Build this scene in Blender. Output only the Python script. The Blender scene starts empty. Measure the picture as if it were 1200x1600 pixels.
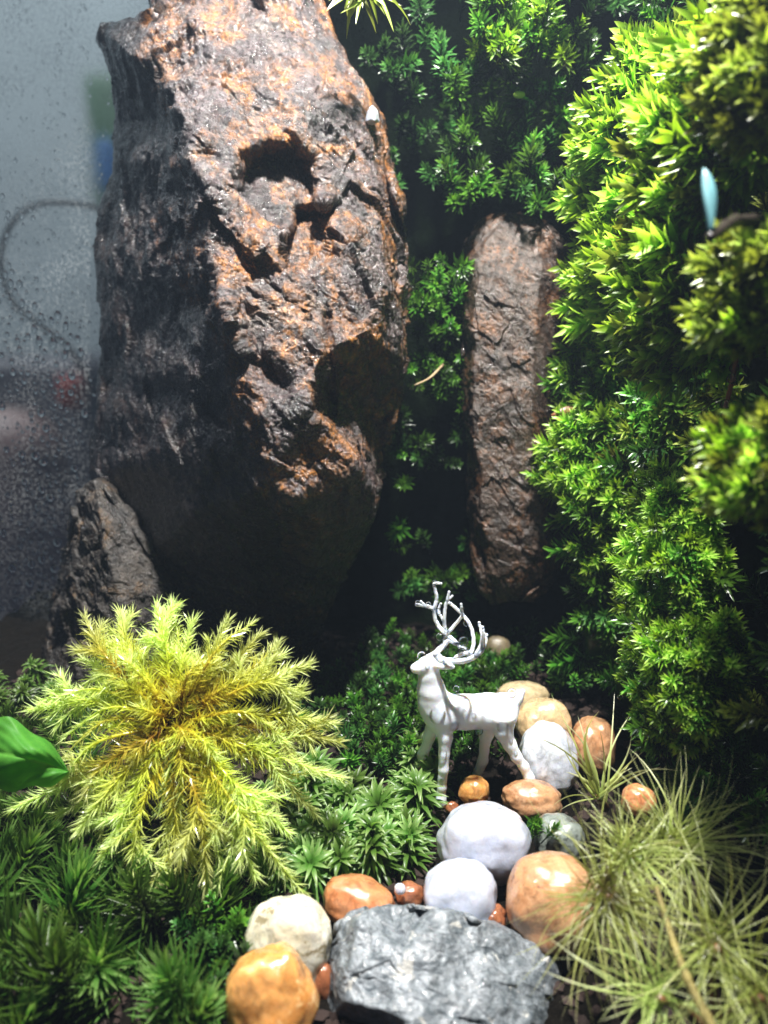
import bpy, bmesh, math, random
import numpy as np
from mathutils import Vector, Matrix, Quaternion
from mathutils.geometry import delaunay_2d_cdt

random.seed(7)
RNG = np.random.default_rng(7)
S = 0.001                       # everything below is written in millimetres
scene = bpy.context.scene
COL = scene.collection

# ------------------------------------------------------------------ camera
CAM_H, PITCH, FPX = 94.0, math.radians(14.0), 1142.0
cam_data = bpy.data.cameras.new('camera')
cam = bpy.data.objects.new('camera', cam_data); COL.objects.link(cam)
cam.location = (0, 0, CAM_H * S)
cam.rotation_euler = (math.radians(90) - PITCH, 0, 0)
cam_data.sensor_fit = 'VERTICAL'; cam_data.sensor_height = 36; cam_data.sensor_width = 27
cam_data.lens = 36 * FPX / 1600
cam_data.clip_start = 0.002; cam_data.clip_end = 20
cam_data.dof.use_dof = True
cam_data.dof.focus_distance = 0.143
cam_data.dof.aperture_fstop = 18.0
scene.camera = cam

# ------------------------------------------------------------------ world, lamps, exposure
world = bpy.data.worlds.new('World'); scene.world = world; world.use_nodes = True
wb = world.node_tree.nodes['Background']
wb.inputs[0].default_value = (0.45, 0.62, 1.0, 1); wb.inputs[1].default_value = 0.07

def lamp(name, kind, loc, target, power, size, color):
    l = bpy.data.lights.new(name, kind); l.energy = power; l.color = color
    o = bpy.data.objects.new(name, l); COL.objects.link(o)
    o.location = Vector(loc) * S
    o.rotation_euler = (Vector(target) - Vector(loc)).to_track_quat('-Z', 'Y').to_euler()
    if kind == 'AREA': l.shape = 'DISK'; l.size = size * S
    else: l.shadow_soft_size = size * S
    return l
tank_lamp = lamp('tank_lamp', 'SPOT', (14, 90, 305), (2, 140, 20), 12.5, 7, (1.0, 0.97, 0.92))
tank_lamp.spot_size = math.radians(84); tank_lamp.spot_blend = 0.55
backdrop_fill = lamp('backdrop_fill', 'AREA', (-450, 420, 900), (-350, 820, 150), 6.0, 300, (0.92, 0.96, 1.0))  # unseen lamp added to brighten the backdrop

vs = scene.view_settings
vs.view_transform = 'Standard'; vs.look = 'None'; vs.exposure = 0.0; vs.gamma = 1.0
vs.use_curve_mapping = False
cy = scene.cycles
cy.max_bounces = 5; cy.diffuse_bounces = 2; cy.glossy_bounces = 2; cy.transmission_bounces = 5
cy.transparent_max_bounces = 8; cy.use_adaptive_sampling = True; cy.adaptive_threshold = .025; cy.adaptive_min_samples = 24; cy.volume_bounces = 0
cy.caustics_reflective = False; cy.caustics_refractive = False
cy.sample_clamp_indirect = 4.0; cy.use_denoising = True

# ------------------------------------------------------------------ placing
SP, CP = math.sin(PITCH), math.cos(PITCH)
RIGHT, FWD, UP = np.array([1., 0, 0]), np.array([0, CP, -SP]), np.array([0, SP, CP])
CAMP = np.array([0, 0, CAM_H])
def atd(px, py, d):             # world point (mm) seen at a place of the photograph, d mm along the axis
    return CAMP + d * (FWD + (px - 600) / FPX * RIGHT + (800 - py) / FPX * UP)
def aty(px, py, Y):             # the same, on the upright plane y = Y
    return atd(px, py, Y / (CP + (800 - py) / FPX * SP))
def atz(px, py, z=0.):          # the same, on the level plane z
    k = -SP + (800 - py) / FPX * CP
    return atd(px, py, (z - CAM_H) / k)

# ------------------------------------------------------------------ noise
_r = np.random.default_rng(3)
_PERM = np.concatenate([_r.permutation(512)] * 3)
_G = _r.normal(size=(512, 3)); _G /= np.linalg.norm(_G, axis=1)[:, None]
def _hash(ix, iy, iz):
    return _PERM[(_PERM[(_PERM[ix & 511] + iy) & 511] + iz) & 511]
def perlin(p):
    p = np.asarray(p, float); i = np.floor(p).astype(int); f = p - i
    u = f * f * f * (f * (f * 6 - 15) + 10); out = np.zeros(len(p))
    for dx in (0, 1):
        for dy in (0, 1):
            for dz in (0, 1):
                g = _G[_hash(i[:, 0] + dx, i[:, 1] + dy, i[:, 2] + dz)]
                dot = ((f - (dx, dy, dz)) * g).sum(1)
                w = (u[:, 0] if dx else 1 - u[:, 0]) * (u[:, 1] if dy else 1 - u[:, 1]) * (u[:, 2] if dz else 1 - u[:, 2])
                out += dot * w
    return out * 1.6
def fbm(p, oct=4, gain=.5):
    s = 0; a = 1
    for k in range(oct):
        s = s + a * perlin(p * 2.03 ** k + 17.3 * k); a *= gain
    return s
def ridged(p, oct=4, gain=.5):
    s = 0; a = 1
    for k in range(oct):
        s = s + a * (1 - 2 * np.abs(perlin(p * 2.1 ** k + 9.1 * k))); a *= gain
    return s
def chips(p):                   # flat facets: every cell of a cell pattern is a small tilted plane
    i = np.floor(p).astype(int); best = np.full(len(p), 1e9); val = np.zeros(len(p))
    for dx in (-1, 0, 1):
        for dy in (-1, 0, 1):
            for dz in (-1, 0, 1):
                h = _hash(i[:, 0] + dx, i[:, 1] + dy, i[:, 2] + dz)
                c = i + (dx, dy, dz) + .5 + .42 * _G[h]
                r = p - c; d2 = (r * r).sum(1); m = d2 < best
                best = np.where(m, d2, best)
                val = np.where(m, (r * _G[(h + 77) & 511]).sum(1) * 1.3 + .35 * _G[(h + 33) & 511, 0], val)
    return val

# ------------------------------------------------------------------ mesh helpers
class MB:
    def __init__(self): self.v = []; self.f = []; self.t = []; self.n = 0
    def add(self, v, f, t=None):
        v = np.asarray(v, float); o = self.n
        self.v.append(v); self.n += len(v)
        self.f.extend(tuple(i + o for i in q) for q in f)
        self.t.append(np.full(len(v), 0.) if t is None else np.broadcast_to(np.asarray(t, float), (len(v),)))
    def mesh(self, name, mat, origin=(0, 0, 0), smooth=True):
        v = (np.concatenate(self.v) - np.asarray(origin, float)) * S
        return make_mesh(name, v, self.f, mat, np.concatenate(self.t), smooth)
    def build(self, name, mat, parent=None, origin=None, smooth=True):
        if origin is None: origin = np.array(parent.location) / S if parent is not None else (0, 0, 0)
        return link(name, self.mesh(name, mat, origin, smooth), parent, None if parent is not None else origin)
def make_mesh(name, v, f, mat, t=None, smooth=True):
    me = bpy.data.meshes.new(name)
    me.from_pydata(np.asarray(v).tolist() if not isinstance(v, list) else v, [], f if isinstance(f, list) else f.tolist())
    if t is not None:
        a = me.attributes.new('t', 'FLOAT', 'POINT'); a.data.foreach_set('value', np.asarray(t, np.float32))
    if smooth: me.polygons.foreach_set('use_smooth', np.ones(len(me.polygons), bool))
    if mat: me.materials.append(mat)
    me.update(); return me
def link(name, me, parent=None, loc=None):
    o = bpy.data.objects.new(name, me); COL.objects.link(o)
    if parent is not None: o.parent = parent
    if loc is not None: o.location = Vector(loc) * S
    return o
def tag(o, label, cat, group=None):
    o['label'] = label; o['category'] = cat
    if group: o['group'] = group
    return o
def thing(name, loc, label, cat, group=None):
    o = bpy.data.objects.new(name, None); COL.objects.link(o); o.empty_display_size = .005
    o.location = Vector(loc) * S
    return tag(o, label, cat, group)
def struct(o): o['kind'] = 'structure'; return o
def unit(a): a = np.asarray(a, float); return a / (np.linalg.norm(a) + 1e-12)

def tube(mb, pts, rad, seg=8, t=None):
    pts = np.asarray(pts, float); n = len(pts); rad = np.broadcast_to(np.asarray(rad, float), (n,))
    tan = np.gradient(pts, axis=0); V = []; nrm = np.array([.31, .12, .9])
    for i in range(n):
        tt = unit(tan[i]); nrm = unit(nrm - tt * nrm.dot(tt)); b = np.cross(tt, nrm)
        for k in range(seg):
            a = 2 * math.pi * k / seg
            V.append(pts[i] + rad[i] * (math.cos(a) * nrm + math.sin(a) * b))
    F = [(i * seg + k, i * seg + (k + 1) % seg, (i + 1) * seg + (k + 1) % seg, (i + 1) * seg + k) for i in range(n - 1) for k in range(seg)]
    F += [tuple(range(seg))[::-1], tuple((n - 1) * seg + k for k in range(seg))]
    mb.add(V, F, np.repeat(np.linspace(0, 1, n), seg) if t is None else t)
def spline(ctrl, n):            # Catmull-Rom through the given points
    c = np.asarray(ctrl, float); c = np.vstack([2 * c[0] - c[1], c, 2 * c[-1] - c[-2]]); m = len(c) - 3
    out = []
    for s in np.linspace(0, m - 1e-6, n):
        i = int(s); f = s - i; p0, p1, p2, p3 = c[i:i + 4]
        out.append(.5 * (2 * p1 + (p2 - p0) * f + (2 * p0 - 5 * p1 + 4 * p2 - p3) * f * f + (3 * p1 - p0 - 3 * p2 + p3) * f ** 3))
    return np.array(out)
_ico = {}
def icosphere(sub):
    if sub not in _ico:
        bm = bmesh.new(); bmesh.ops.create_icosphere(bm, subdivisions=sub, radius=1)
        _ico[sub] = (np.array([v.co[:] for v in bm.verts]), [tuple(v.index for v in f.verts) for f in bm.faces]); bm.free()
    return _ico[sub]
def leaf(mb, base, d, up, L, W, curl=.3, fold=.3, rows=4, ta=0., tb=1., peak=.4, flat=False, twist=0.):
    """A pointed blade: starts along d, bends towards -up by curl radians, folded along its keel."""
    d = unit(d); up = unit(np.asarray(up) - d * np.dot(up, d)); side = np.cross(d, up)
    p = np.array(base, float); V = []; T = []; F = []
    step = L / rows
    for r in range(rows + 1):
        s = r / rows
        a = curl * s; dd = math.cos(a) * d - math.sin(a) * up; uu = math.sin(a) * d + math.cos(a) * up
        w = W * .5 * (math.sin(math.pi * min(1, (s * .86 + .12)) ** (math.log(.5) / math.log(peak * .86 + .12))))
        sd = math.cos(twist * s) * side + math.sin(twist * s) * uu
        t = ta + (tb - ta) * s
        if r == rows: V.append(p.copy()); T.append(t)
        elif flat: V += [p - sd * w, p + sd * w]; T += [t, t]
        else: V += [p - sd * w + uu * w * fold, p.copy(), p + sd * w + uu * w * fold]; T += [t, t, t]
        p = p + dd * step
    k = 2 if flat else 3
    for r in range(rows - 1):
        for j in range(k - 1): F.append((r * k + j, r * k + j + 1, (r + 1) * k + j + 1, (r + 1) * k + j))
    for j in range(k - 1): F.append(((rows - 1) * k + j, (rows - 1) * k + j + 1, rows * k))
    mb.add(V, F, T)
def rand_unit():
    return unit(RNG.normal(size=3))
def frame_quat(d, roll=None):
    q = Vector(d).to_track_quat('Z', 'Y')
    return q @ Quaternion((0, 0, 1), random.uniform(0, 6.28) if roll is None else roll)

def surface_nets(val, origin, h):
    """Smooth surface of the zero level of a sampled field (numpy)."""
    nx, ny, nz = val.shape; neg = val < 0
    acc = np.zeros((nx - 1, ny - 1, nz - 1, 3)); cnt = np.zeros((nx - 1, ny - 1, nz - 1))
    corners = [(i, j, k) for i in (0, 1) for j in (0, 1) for k in (0, 1)]
    def sub(a, c): return a[c[0]:c[0] + nx - 1, c[1]:c[1] + ny - 1, c[2]:c[2] + nz - 1]
    for a in corners:
        for ax in range(3):
            if a[ax]: continue
            b = list(a); b[ax] = 1
            va, vb = sub(val, a), sub(val, b); m = sub(neg, a) != sub(neg, tuple(b))
            tt = np.where(m, va / np.where(m, va - vb, 1), 0)
            for q in range(3):
                acc[..., q] += np.where(m, a[q] + (tt if q == ax else 0), 0)
            cnt += m
    act = cnt > 0; idx = -np.ones(act.shape, int); idx[act] = np.arange(act.sum())
    cell = np.argwhere(act)
    V = (cell + acc[act] / cnt[act][:, None]) * h + origin
    F = []
    for ax in range(3):
        o1, o2 = [(1, 2), (2, 0), (0, 1)][ax]
        sl = [slice(1, -1)] * 3; sl[ax] = slice(0, -1); sl2 = list(sl); sl2[ax] = slice(1, None)
        a, b = neg[tuple(sl)], neg[tuple(sl2)]
        for m, flip in ((a & ~b, False), (~a & b, True)):
            e = np.argwhere(m); off = np.ones(3, int); off[ax] = 0; e = e + off
            def cid(d1, d2):
                c = e.copy(); c[:, o1] -= d1; c[:, o2] -= d2
                return idx[c[:, 0], c[:, 1], c[:, 2]]
            q = np.stack([cid(1, 1), cid(0, 1), cid(0, 0), cid(1, 0)], 1)
            F.append(q[:, ::-1] if flip else q)
    return V, np.concatenate(F)

# ------------------------------------------------------------------ materials
def N(nt, typ, ins=None, **props):
    n = nt.nodes.new(typ)
    for k, v in props.items(): setattr(n, k, v)
    for k, v in (ins or {}).items():
        s = n.inputs[k]
        if isinstance(v, bpy.types.NodeSocket): nt.links.new(v, s)
        elif hasattr(s.default_value, '__len__') and not hasattr(v, '__len__'): s.default_value = [v] * len(s.default_value)
        elif hasattr(v, '__len__') and len(v) == 3 and len(s.default_value) == 4: s.default_value = (*v, 1)
        else: s.default_value = v
    return n
def new_mat(name):
    m = bpy.data.materials.new(name); m.use_nodes = True; nt = m.node_tree; nt.nodes.clear()
    return m, nt, N(nt, 'ShaderNodeOutputMaterial')
def coords(nt):                 # object coordinates in millimetres
    tc = N(nt, 'ShaderNodeTexCoord')
    return N(nt, 'ShaderNodeVectorMath', {0: tc.outputs['Object'], 'Scale': 1000.}, operation='SCALE').outputs[0]
def noise(nt, co, size, detail=4., rough=.55, dist=0.):
    return N(nt, 'ShaderNodeTexNoise', {'Vector': co, 'Scale': 1. / size, 'Detail': detail, 'Roughness': rough, 'Distortion': dist}).outputs[0]
def ramp(nt, fac, stops, interp='LINEAR'):
    r = N(nt, 'ShaderNodeValToRGB', {0: fac}); cr = r.color_ramp; cr.interpolation = interp
    while len(cr.elements) < len(stops): cr.elements.new(.5)
    for e, (p, c) in zip(cr.elements, stops):
        e.position = p; e.color = (*c, 1) if hasattr(c, '__len__') else (c, c, c, 1)
    return r.outputs[0]
def mix(nt, fac, a, b, mode='MIX'):
    m = N(nt, 'ShaderNodeMix', data_type='RGBA', blend_type=mode)
    for k, v in ((0, fac), (6, a), (7, b)):
        if isinstance(v, bpy.types.NodeSocket): nt.links.new(v, m.inputs[k])
        else: m.inputs[k].default_value = v if k == 0 else (*v, 1)
    return m.outputs[2]
def math_(nt, op, a, b=0., c=0.):
    return N(nt, 'ShaderNodeMath', {0: a, 1: b, 2: c}, operation=op).outputs[0]
def bump(nt, h, dist, strength=1., prev=None):
    ins = {'Height': h, 'Distance': dist * S, 'Strength': strength}
    if prev is not None: ins['Normal'] = prev
    return N(nt, 'ShaderNodeBump', ins).outputs[0]

def rock_mat(name, dark, mid, rust, pale, rust_cut=.55, pale_cut=.62, size=1., rough=(.22, .6), coat=.35):
    m, nt, out = new_mat(name); co = coords(nt)
    base = mix(nt, ramp(nt, noise(nt, co, 9 * size, 6, .65), [(.35, 0.), (.62, 1.)]), dark, mid)
    r1 = ramp(nt, noise(nt, co, 13 * size, 7, .68, .6), [(rust_cut - .05, 0.), (rust_cut + .09, 1.)])
    r2 = ramp(nt, noise(nt, co, 1.6 * size, 4, .6), [(.36, 0.), (.6, 1.)])
    c = mix(nt, math_(nt, 'MULTIPLY', r1, r2), base, rust)
    shade_mask = N(nt, 'ShaderNodeAttribute', attribute_name='t').outputs['Fac']     # shade painted in: dark, rust-free colour on the masked faces
    c = mix(nt, math_(nt, 'MULTIPLY', shade_mask, .92), c, tuple(.75 * q for q in dark))
    p1 = ramp(nt, noise(nt, N(nt, 'ShaderNodeVectorMath', {0: co, 1: (31, 7, 5)}, operation='ADD').outputs[0], 15 * size, 7, .7, .4), [(pale_cut - .04, 0.), (pale_cut + .1, 1.)])
    c = mix(nt, math_(nt, 'MULTIPLY', math_(nt, 'MULTIPLY', p1, .75), math_(nt, 'SUBTRACT', 1., shade_mask)), c, pale)
    grain = noise(nt, co, .5 * size, 3, .7)
    c = mix(nt, .75, c, ramp(nt, grain, [(.36, .12), (.62, 1.15)]), 'MULTIPLY')
    c = mix(nt, .8, c, ramp(nt, noise(nt, co, 2.2 * size, 5, .7, .8), [(.38, .18), (.56, 1.2)]), 'MULTIPLY')
    rg = ramp(nt, noise(nt, co, 2.4 * size, 5, .7), [(.35, rough[0]), (.65, rough[1])])
    b = bump(nt, noise(nt, co, 3.2 * size, 8, .7), 1.3 * size)
    b = bump(nt, N(nt, 'ShaderNodeTexVoronoi', {'Vector': co, 'Scale': 1.1 / size, 'Randomness': 1.}).outputs[0], .22 * size, .7, b)
    b = bump(nt, grain, .16 * size, .8, b)
    p = N(nt, 'ShaderNodeBsdfPrincipled', {'Base Color': c, 'Roughness': rg, 'Normal': b, 'Specular IOR Level': .55, 'Coat Weight': coat, 'Coat Roughness': .10, 'Coat Normal': b})
    nt.links.new(p.outputs[0], out.inputs[0]); return m

def pebble_mat(name, col, col2, sss=.0, spots=None, spot_cut=.68, rough=.16, grain=.25, sss_r=1.2, spot_size=1.6, patch=6., relief=.2, coat=.9, mott=.75):
    m, nt, out = new_mat(name); co = coords(nt)
    c = mix(nt, ramp(nt, noise(nt, co, patch, 5, .6, .5), [(.36, 0.), (.66, 1.)]), col, col2)
    c = mix(nt, grain, c, ramp(nt, noise(nt, co, .5, 4, .7), [(.3, .45), (.65, 1.)]), 'MULTIPLY')
    c = mix(nt, mott, c, ramp(nt, noise(nt, co, 3.4, 6, .7, 1.2), [(.36, .45), (.5, 1.), (.7, 1.25)]), 'MULTIPLY')
    if spots:
        sp = ramp(nt, noise(nt, co, spot_size, 5, .65, .3), [(spot_cut, 0.), (spot_cut + .05, 1.)])
        c = mix(nt, math_(nt, 'MULTIPLY', sp, .85), c, spots)
    b = bump(nt, noise(nt, co, 2.6, 5, .55), relief)
    b = bump(nt, noise(nt, co, .38, 3, .6), .05, .8, b)
    wet = bump(nt, noise(nt, co, 1.1, 4, .65), .26, 1.)
    rg = ramp(nt, noise(nt, co, 1.8, 4, .6), [(.35, rough), (.7, rough + .28)])
    p = N(nt, 'ShaderNodeBsdfPrincipled', {'Base Color': c, 'Roughness': rg, 'Normal': b, 'Subsurface Weight': sss, 'Subsurface Scale': .001 * sss_r,
          'Subsurface Radius': (1., .75, .5), 'Coat Weight': coat, 'Coat Roughness': .05, 'Coat Normal': wet})
    nt.links.new(p.outputs[0], out.inputs[0]); return m

def leaf_mat(name, stops, trans=.4, rough=.28, vary=.3, sat=1., spec=.6):
    """Colour runs along attribute t (0 old base .. 1 young tip) and differs a little from shoot to shoot."""
    m, nt, out = new_mat(name)
    t = N(nt, 'ShaderNodeAttribute', attribute_name='t').outputs['Fac']
    rnd = N(nt, 'ShaderNodeObjectInfo').outputs['Random']
    co = coords(nt)
    tt = math_(nt, 'ADD', t, math_(nt, 'MULTIPLY', math_(nt, 'SUBTRACT', rnd, .5), vary))
    tt = math_(nt, 'ADD', tt, math_(nt, 'MULTIPLY', math_(nt, 'SUBTRACT', noise(nt, co, 1.7, 2), .5), vary))
    c = ramp(nt, tt, stops)
    c = N(nt, 'ShaderNodeHueSaturation', {'Hue': math_(nt, 'ADD', .5, math_(nt, 'MULTIPLY', math_(nt, 'SUBTRACT', rnd, .5), .04)), 'Value': math_(nt, 'ADD', .75, math_(nt, 'MULTIPLY', rnd, .5)), 'Saturation': sat, 'Color': c}).outputs[0]
    p = N(nt, 'ShaderNodeBsdfPrincipled', {'Base Color': c, 'Roughness': rough, 'Specular IOR Level': spec})
    tr = N(nt, 'ShaderNodeBsdfTranslucent', {'Color': mix(nt, 1., c, (1.25, 1.2, .7), 'MULTIPLY')})
    mx = N(nt, 'ShaderNodeMixShader', {0: trans, 1: p.outputs[0], 2: tr.outputs[0]})
    nt.links.new(mx.outputs[0], out.inputs[0]); return m

def plain_mat(name, col, rough=.5, var=.25, size=8., bumpd=.0, spec=.5):
    m, nt, out = new_mat(name); co = coords(nt)
    c = mix(nt, var, col, ramp(nt, noise(nt, co, size, 5, .6), [(.3, .2), (.7, 1.)]), 'MULTIPLY')
    ins = {'Base Color': c, 'Roughness': rough, 'Specular IOR Level': spec}
    if bumpd: ins['Normal'] = bump(nt, noise(nt, co, size * .3, 6, .7), bumpd)
    p = N(nt, 'ShaderNodeBsdfPrincipled', ins)
    nt.links.new(p.outputs[0], out.inputs[0]); return m

def water_mat(name):
    """A clear bead on an opaque thing: light goes straight through, the surface mirrors by its Fresnel share."""
    m, nt, out = new_mat(name)
    fr = N(nt, 'ShaderNodeFresnel', {'IOR': 1.36})
    a = N(nt, 'ShaderNodeBsdfTransparent', {'Color': (.96, .98, 1.)}); g = N(nt, 'ShaderNodeBsdfGlossy', {'Roughness': .04})
    gl = N(nt, 'ShaderNodeBsdfGlass', {'Roughness': .0, 'IOR': 1.33})
    b = N(nt, 'ShaderNodeMixShader', {0: .08, 1: a.outputs[0], 2: gl.outputs[0]})
    mx = N(nt, 'ShaderNodeMixShader', {0: fr.outputs[0], 1: b.outputs[0], 2: g.outputs[0]})
    nt.links.new(mx.outputs[0], out.inputs[0]); return m
def drop_glass_mat(name):
    m, nt, out = new_mat(name)
    g = N(nt, 'ShaderNodeBsdfGlass', {'Roughness': .0, 'IOR': 1.33}); nt.links.new(g.outputs[0], out.inputs[0]); return m
def pane_mat(name):
    m, nt, out = new_mat(name); co = coords(nt)
    fog = ramp(nt, noise(nt, co, 16, 6, .65, .5), [(.35, 0.), (.7, 1.)])
    fine = ramp(nt, noise(nt, co, .9, 2, .5), [(.45, 0.), (.62, 1.)])
    b = bump(nt, fine, .10, .35)
    r = N(nt, 'ShaderNodeBsdfRefraction', {'Roughness': math_(nt, 'ADD', .14, math_(nt, 'MULTIPLY', fog, .12)), 'IOR': 1.2, 'Color': (.93, .97, .97)})
    df = N(nt, 'ShaderNodeBsdfDiffuse', {'Color': (.75, .8, .82)})
    gl = N(nt, 'ShaderNodeBsdfGlossy', {'Roughness': .12, 'Normal': b})
    mx = N(nt, 'ShaderNodeMixShader', {0: math_(nt, 'MULTIPLY', math_(nt, 'MULTIPLY', fog, fine), .16), 1: r.outputs[0], 2: df.outputs[0]})
    mx = N(nt, 'ShaderNodeMixShader', {0: .04, 1: mx.outputs[0], 2: gl.outputs[0]})
    nt.links.new(mx.outputs[0], out.inputs[0]); return m

M = {}
M['rock'] = rock_mat('rusty_rock', (.014, .010, .012), (.085, .056, .055), (.38, .145, .022), (.30, .24, .20), .51, .61, 1., (.14, .48), .9)
M['pillar'] = rock_mat('brown_rock', (.018, .011, .007), (.072, .043, .029), (.19, .075, .022), (.17, .13, .10), .54, .66, .5, (.2, .55), .5)
M['shade_rock'] = rock_mat('dark_rock', (.02, .018, .017), (.07, .058, .048), (.2, .11, .04), (.3, .25, .2), .6, .63, .8)
M['soil'] = plain_mat('wet_soil', (.008, .006, .004), .8, .6, 3., 1.2, .1)
M['wall_soil'] = plain_mat('dark_substrate', (.004, .007, .003), 1., .6, 5., 1.5, .0)
M['water'] = water_mat('water_bead'); M['drop'] = drop_glass_mat('water_drop_glass'); M['pane'] = pane_mat('misted_glass')
YG = [(0., (.02, .03, .005)), (.28, (.07, .17, .010)), (.58, (.20, .42, .02)), (1., (.48, .66, .12))]
M['moss_bright'] = leaf_mat('bright_leafy_moss', YG, .52, .36, .5)
M['moss_mid'] = leaf_mat('green_leafy_moss', [(0., (.012, .022, .006)), (.4, (.035, .10, .012)), (.8, (.09, .24, .022)), (1., (.22, .40, .06))], .42)
M['moss_deep'] = leaf_mat('deep_green_moss', [(0., (.010, .018, .006)), (.4, (.022, .065, .014)), (.8, (.05, .14, .026)), (1., (.12, .25, .06))], .35)
M['moss_olive'] = leaf_mat('olive_moss', [(0., (.04, .028, .008)), (.4, (.10, .13, .02)), (.8, (.24, .32, .04)), (1., (.42, .48, .12))], .4)
M['moss_star'] = leaf_mat('star_moss_hair', [(0., (.03, .018, .008)), (.09, (.07, .04, .012)), (.17, (.34, .20, .02)), (.27, (.62, .52, .05)), (.52, (.60, .64, .09)), (.88, (.68, .78, .34))], .5, .2, .2)
M['tuft'] = leaf_mat('ground_tuft_leaf', [(0., (.03, .03, .012)), (.3, (.06, .12, .02)), (.62, (.12, .26, .04)), (1., (.40, .54, .20))], .58, .36, .3)
M['tuft_dark'] = leaf_mat('dark_tuft_leaf', [(0., (.012, .012, .008)), (.3, (.03, .065, .010)), (.65, (.075, .18, .025)), (1., (.28, .42, .13))], .55, .36, .3)  # dark green moss, greens lowered further to paint in the corner's shade
M['hair'] = leaf_mat('hair_moss_leaf', [(0., (.09, .06, .015)), (.22, (.22, .29, .05)), (.6, (.48, .54, .19)), (1., (.76, .76, .50))], .35, .3, .22)
M['blade'] = leaf_mat('fresh_leaf', [(0., (.05, .19, .02)), (1., (.14, .36, .05))], .45, .5, .5, spec=.25)
M['stem'] = plain_mat('brown_stem', (.16, .08, .03), .35)
M['stem_yellow'] = plain_mat('yellow_stem', (.27, .22, .06), .6, .6, 1.5, .2)
M['resin'] = pebble_mat('white_resin', (.80, .83, .88), (.78, .81, .88), .8, None, rough=.3, grain=.03, sss_r=1.6, relief=.05, coat=.12, mott=.04)

# ================================================================== the setting
def grid_sheet(name, f, nu, nv, mat, parent=None):
    u, v = np.meshgrid(np.linspace(0, 1, nu), np.linspace(0, 1, nv), indexing='ij')
    P = f(u.ravel(), v.ravel())
    F = [(i * nv + j, (i + 1) * nv + j, (i + 1) * nv + j + 1, i * nv + j + 1) for i in range(nu - 1) for j in range(nv - 1)]
    return link(name, make_mesh(name, P * S, F, mat), parent)
def ground_z(x, y):
    q = np.stack([np.asarray(x, float), np.asarray(y, float), np.zeros(np.shape(x))], -1).reshape(-1, 3)
    return (1.6 * fbm(q / 22., 3) + .7 * fbm(q / 4., 3)).reshape(np.shape(x)) - 1.6 + 3.0 * np.clip((-np.asarray(x) - 25) / 50, 0, 1)
def ground_f(u, v):
    x = -125 + 215 * u; y = 20 + 229 * v
    return np.stack([x, y, ground_z(x, y)], 1)
struct(grid_sheet('ground', ground_f, 200, 200, M['soil']))
def back_f(u, v):
    x = -48 + 135 * u; z = -5 + 290 * v; q = np.stack([x, x * 0, z], 1)
    return np.stack([x, 230 + 4 * fbm(q / 18., 4), z], 1)
struct(grid_sheet('back_wall', back_f, 110, 170, M['wall_soil']))
def side_f(u, v):
    y = 236 - 216 * u; z = -5 + 290 * v; q = np.stack([y * 0, y, z], 1)
    return np.stack([79 + 3.5 * fbm(q / 18., 4), y, z], 1)
struct(grid_sheet('side_wall', side_f, 110, 170, M['wall_soil']))

# the room beyond the glass, far out of focus
M['backdrop'] = plain_mat('pale_wall', (.50, .55, .57), .8, .35, 260.)
struct(grid_sheet('backdrop', lambda u, v: np.stack([-1100 + 1700 * u, 900 + 0 * u, -450 + 1500 * v], 1), 4, 4, M['backdrop']))
def soft_box(name, px0, py0, px1, py1, Y, thick, col, label, cat, rnd=.25):
    a, b = aty(px0, py1, Y), aty(px1, py0, Y); c = (a + b) / 2; h = (b - a) / 2
    bm = bmesh.new(); bmesh.ops.create_cube(bm, size=2)
    for v in bm.verts: v.co = Vector((v.co.x * h[0], v.co.y * thick / 2, v.co.z * h[2])) * S
    bmesh.ops.bevel(bm, geom=bm.edges[:], offset=rnd * min(abs(h[0]), abs(h[2]), thick) * S, segments=4, affect='EDGES', profile=.5)
    me = bpy.data.meshes.new(name); bm.to_mesh(me); bm.free(); me.materials.append(plain_mat(name + '_paint', col, .5, .3, 30.))
    for p in me.polygons: p.use_smooth = True
    c[1] += thick / 2
    return tag(link(name, me, None, c), label, cat)
soft_box('cabinet', -420, 560, 128, 1300, 620, 150, (.13, .12, .14), 'blurred dark cabinet low down behind the wet glass', 'cabinet', .1)
soft_box('cushion', -90, 640, 62, 1010, 470, 60, (.42, .27, .25), 'blurred pinkish brown rounded shape low behind the wet glass', 'cushion', .8)
soft_box('ribbon', 88, 588, 122, 640, 520, 14, (.45, .05, .04), 'small blurred red shape behind the wet glass', 'ribbon', .6)
soft_box('bottle', 152, 215, 180, 300, 780, 20, (.05, .16, .40), 'blurred blue shape behind the wet glass at the edge of the rock', 'bottle', .6)
soft_box('curtain', 146, 110, 215, 330, 810, 20, (.09, .17, .10), 'blurred dark green strip behind the wet glass next to the blue shape', 'curtain', .5)
mb = MB(); tube(mb, spline([aty(x, y, 330) for x, y in ((165, 330), (120, 318), (60, 320), (18, 352), (2, 410), (20, 470), (60, 505), (110, 545), (150, 620))], 60), 1.1, 8)
tag(mb.build('cable', plain_mat('black_cable', (.06, .06, .07), .4), None, aty(60, 420, 330)), 'blurred dark cable curving in a loop behind the wet glass', 'cable')

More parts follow.
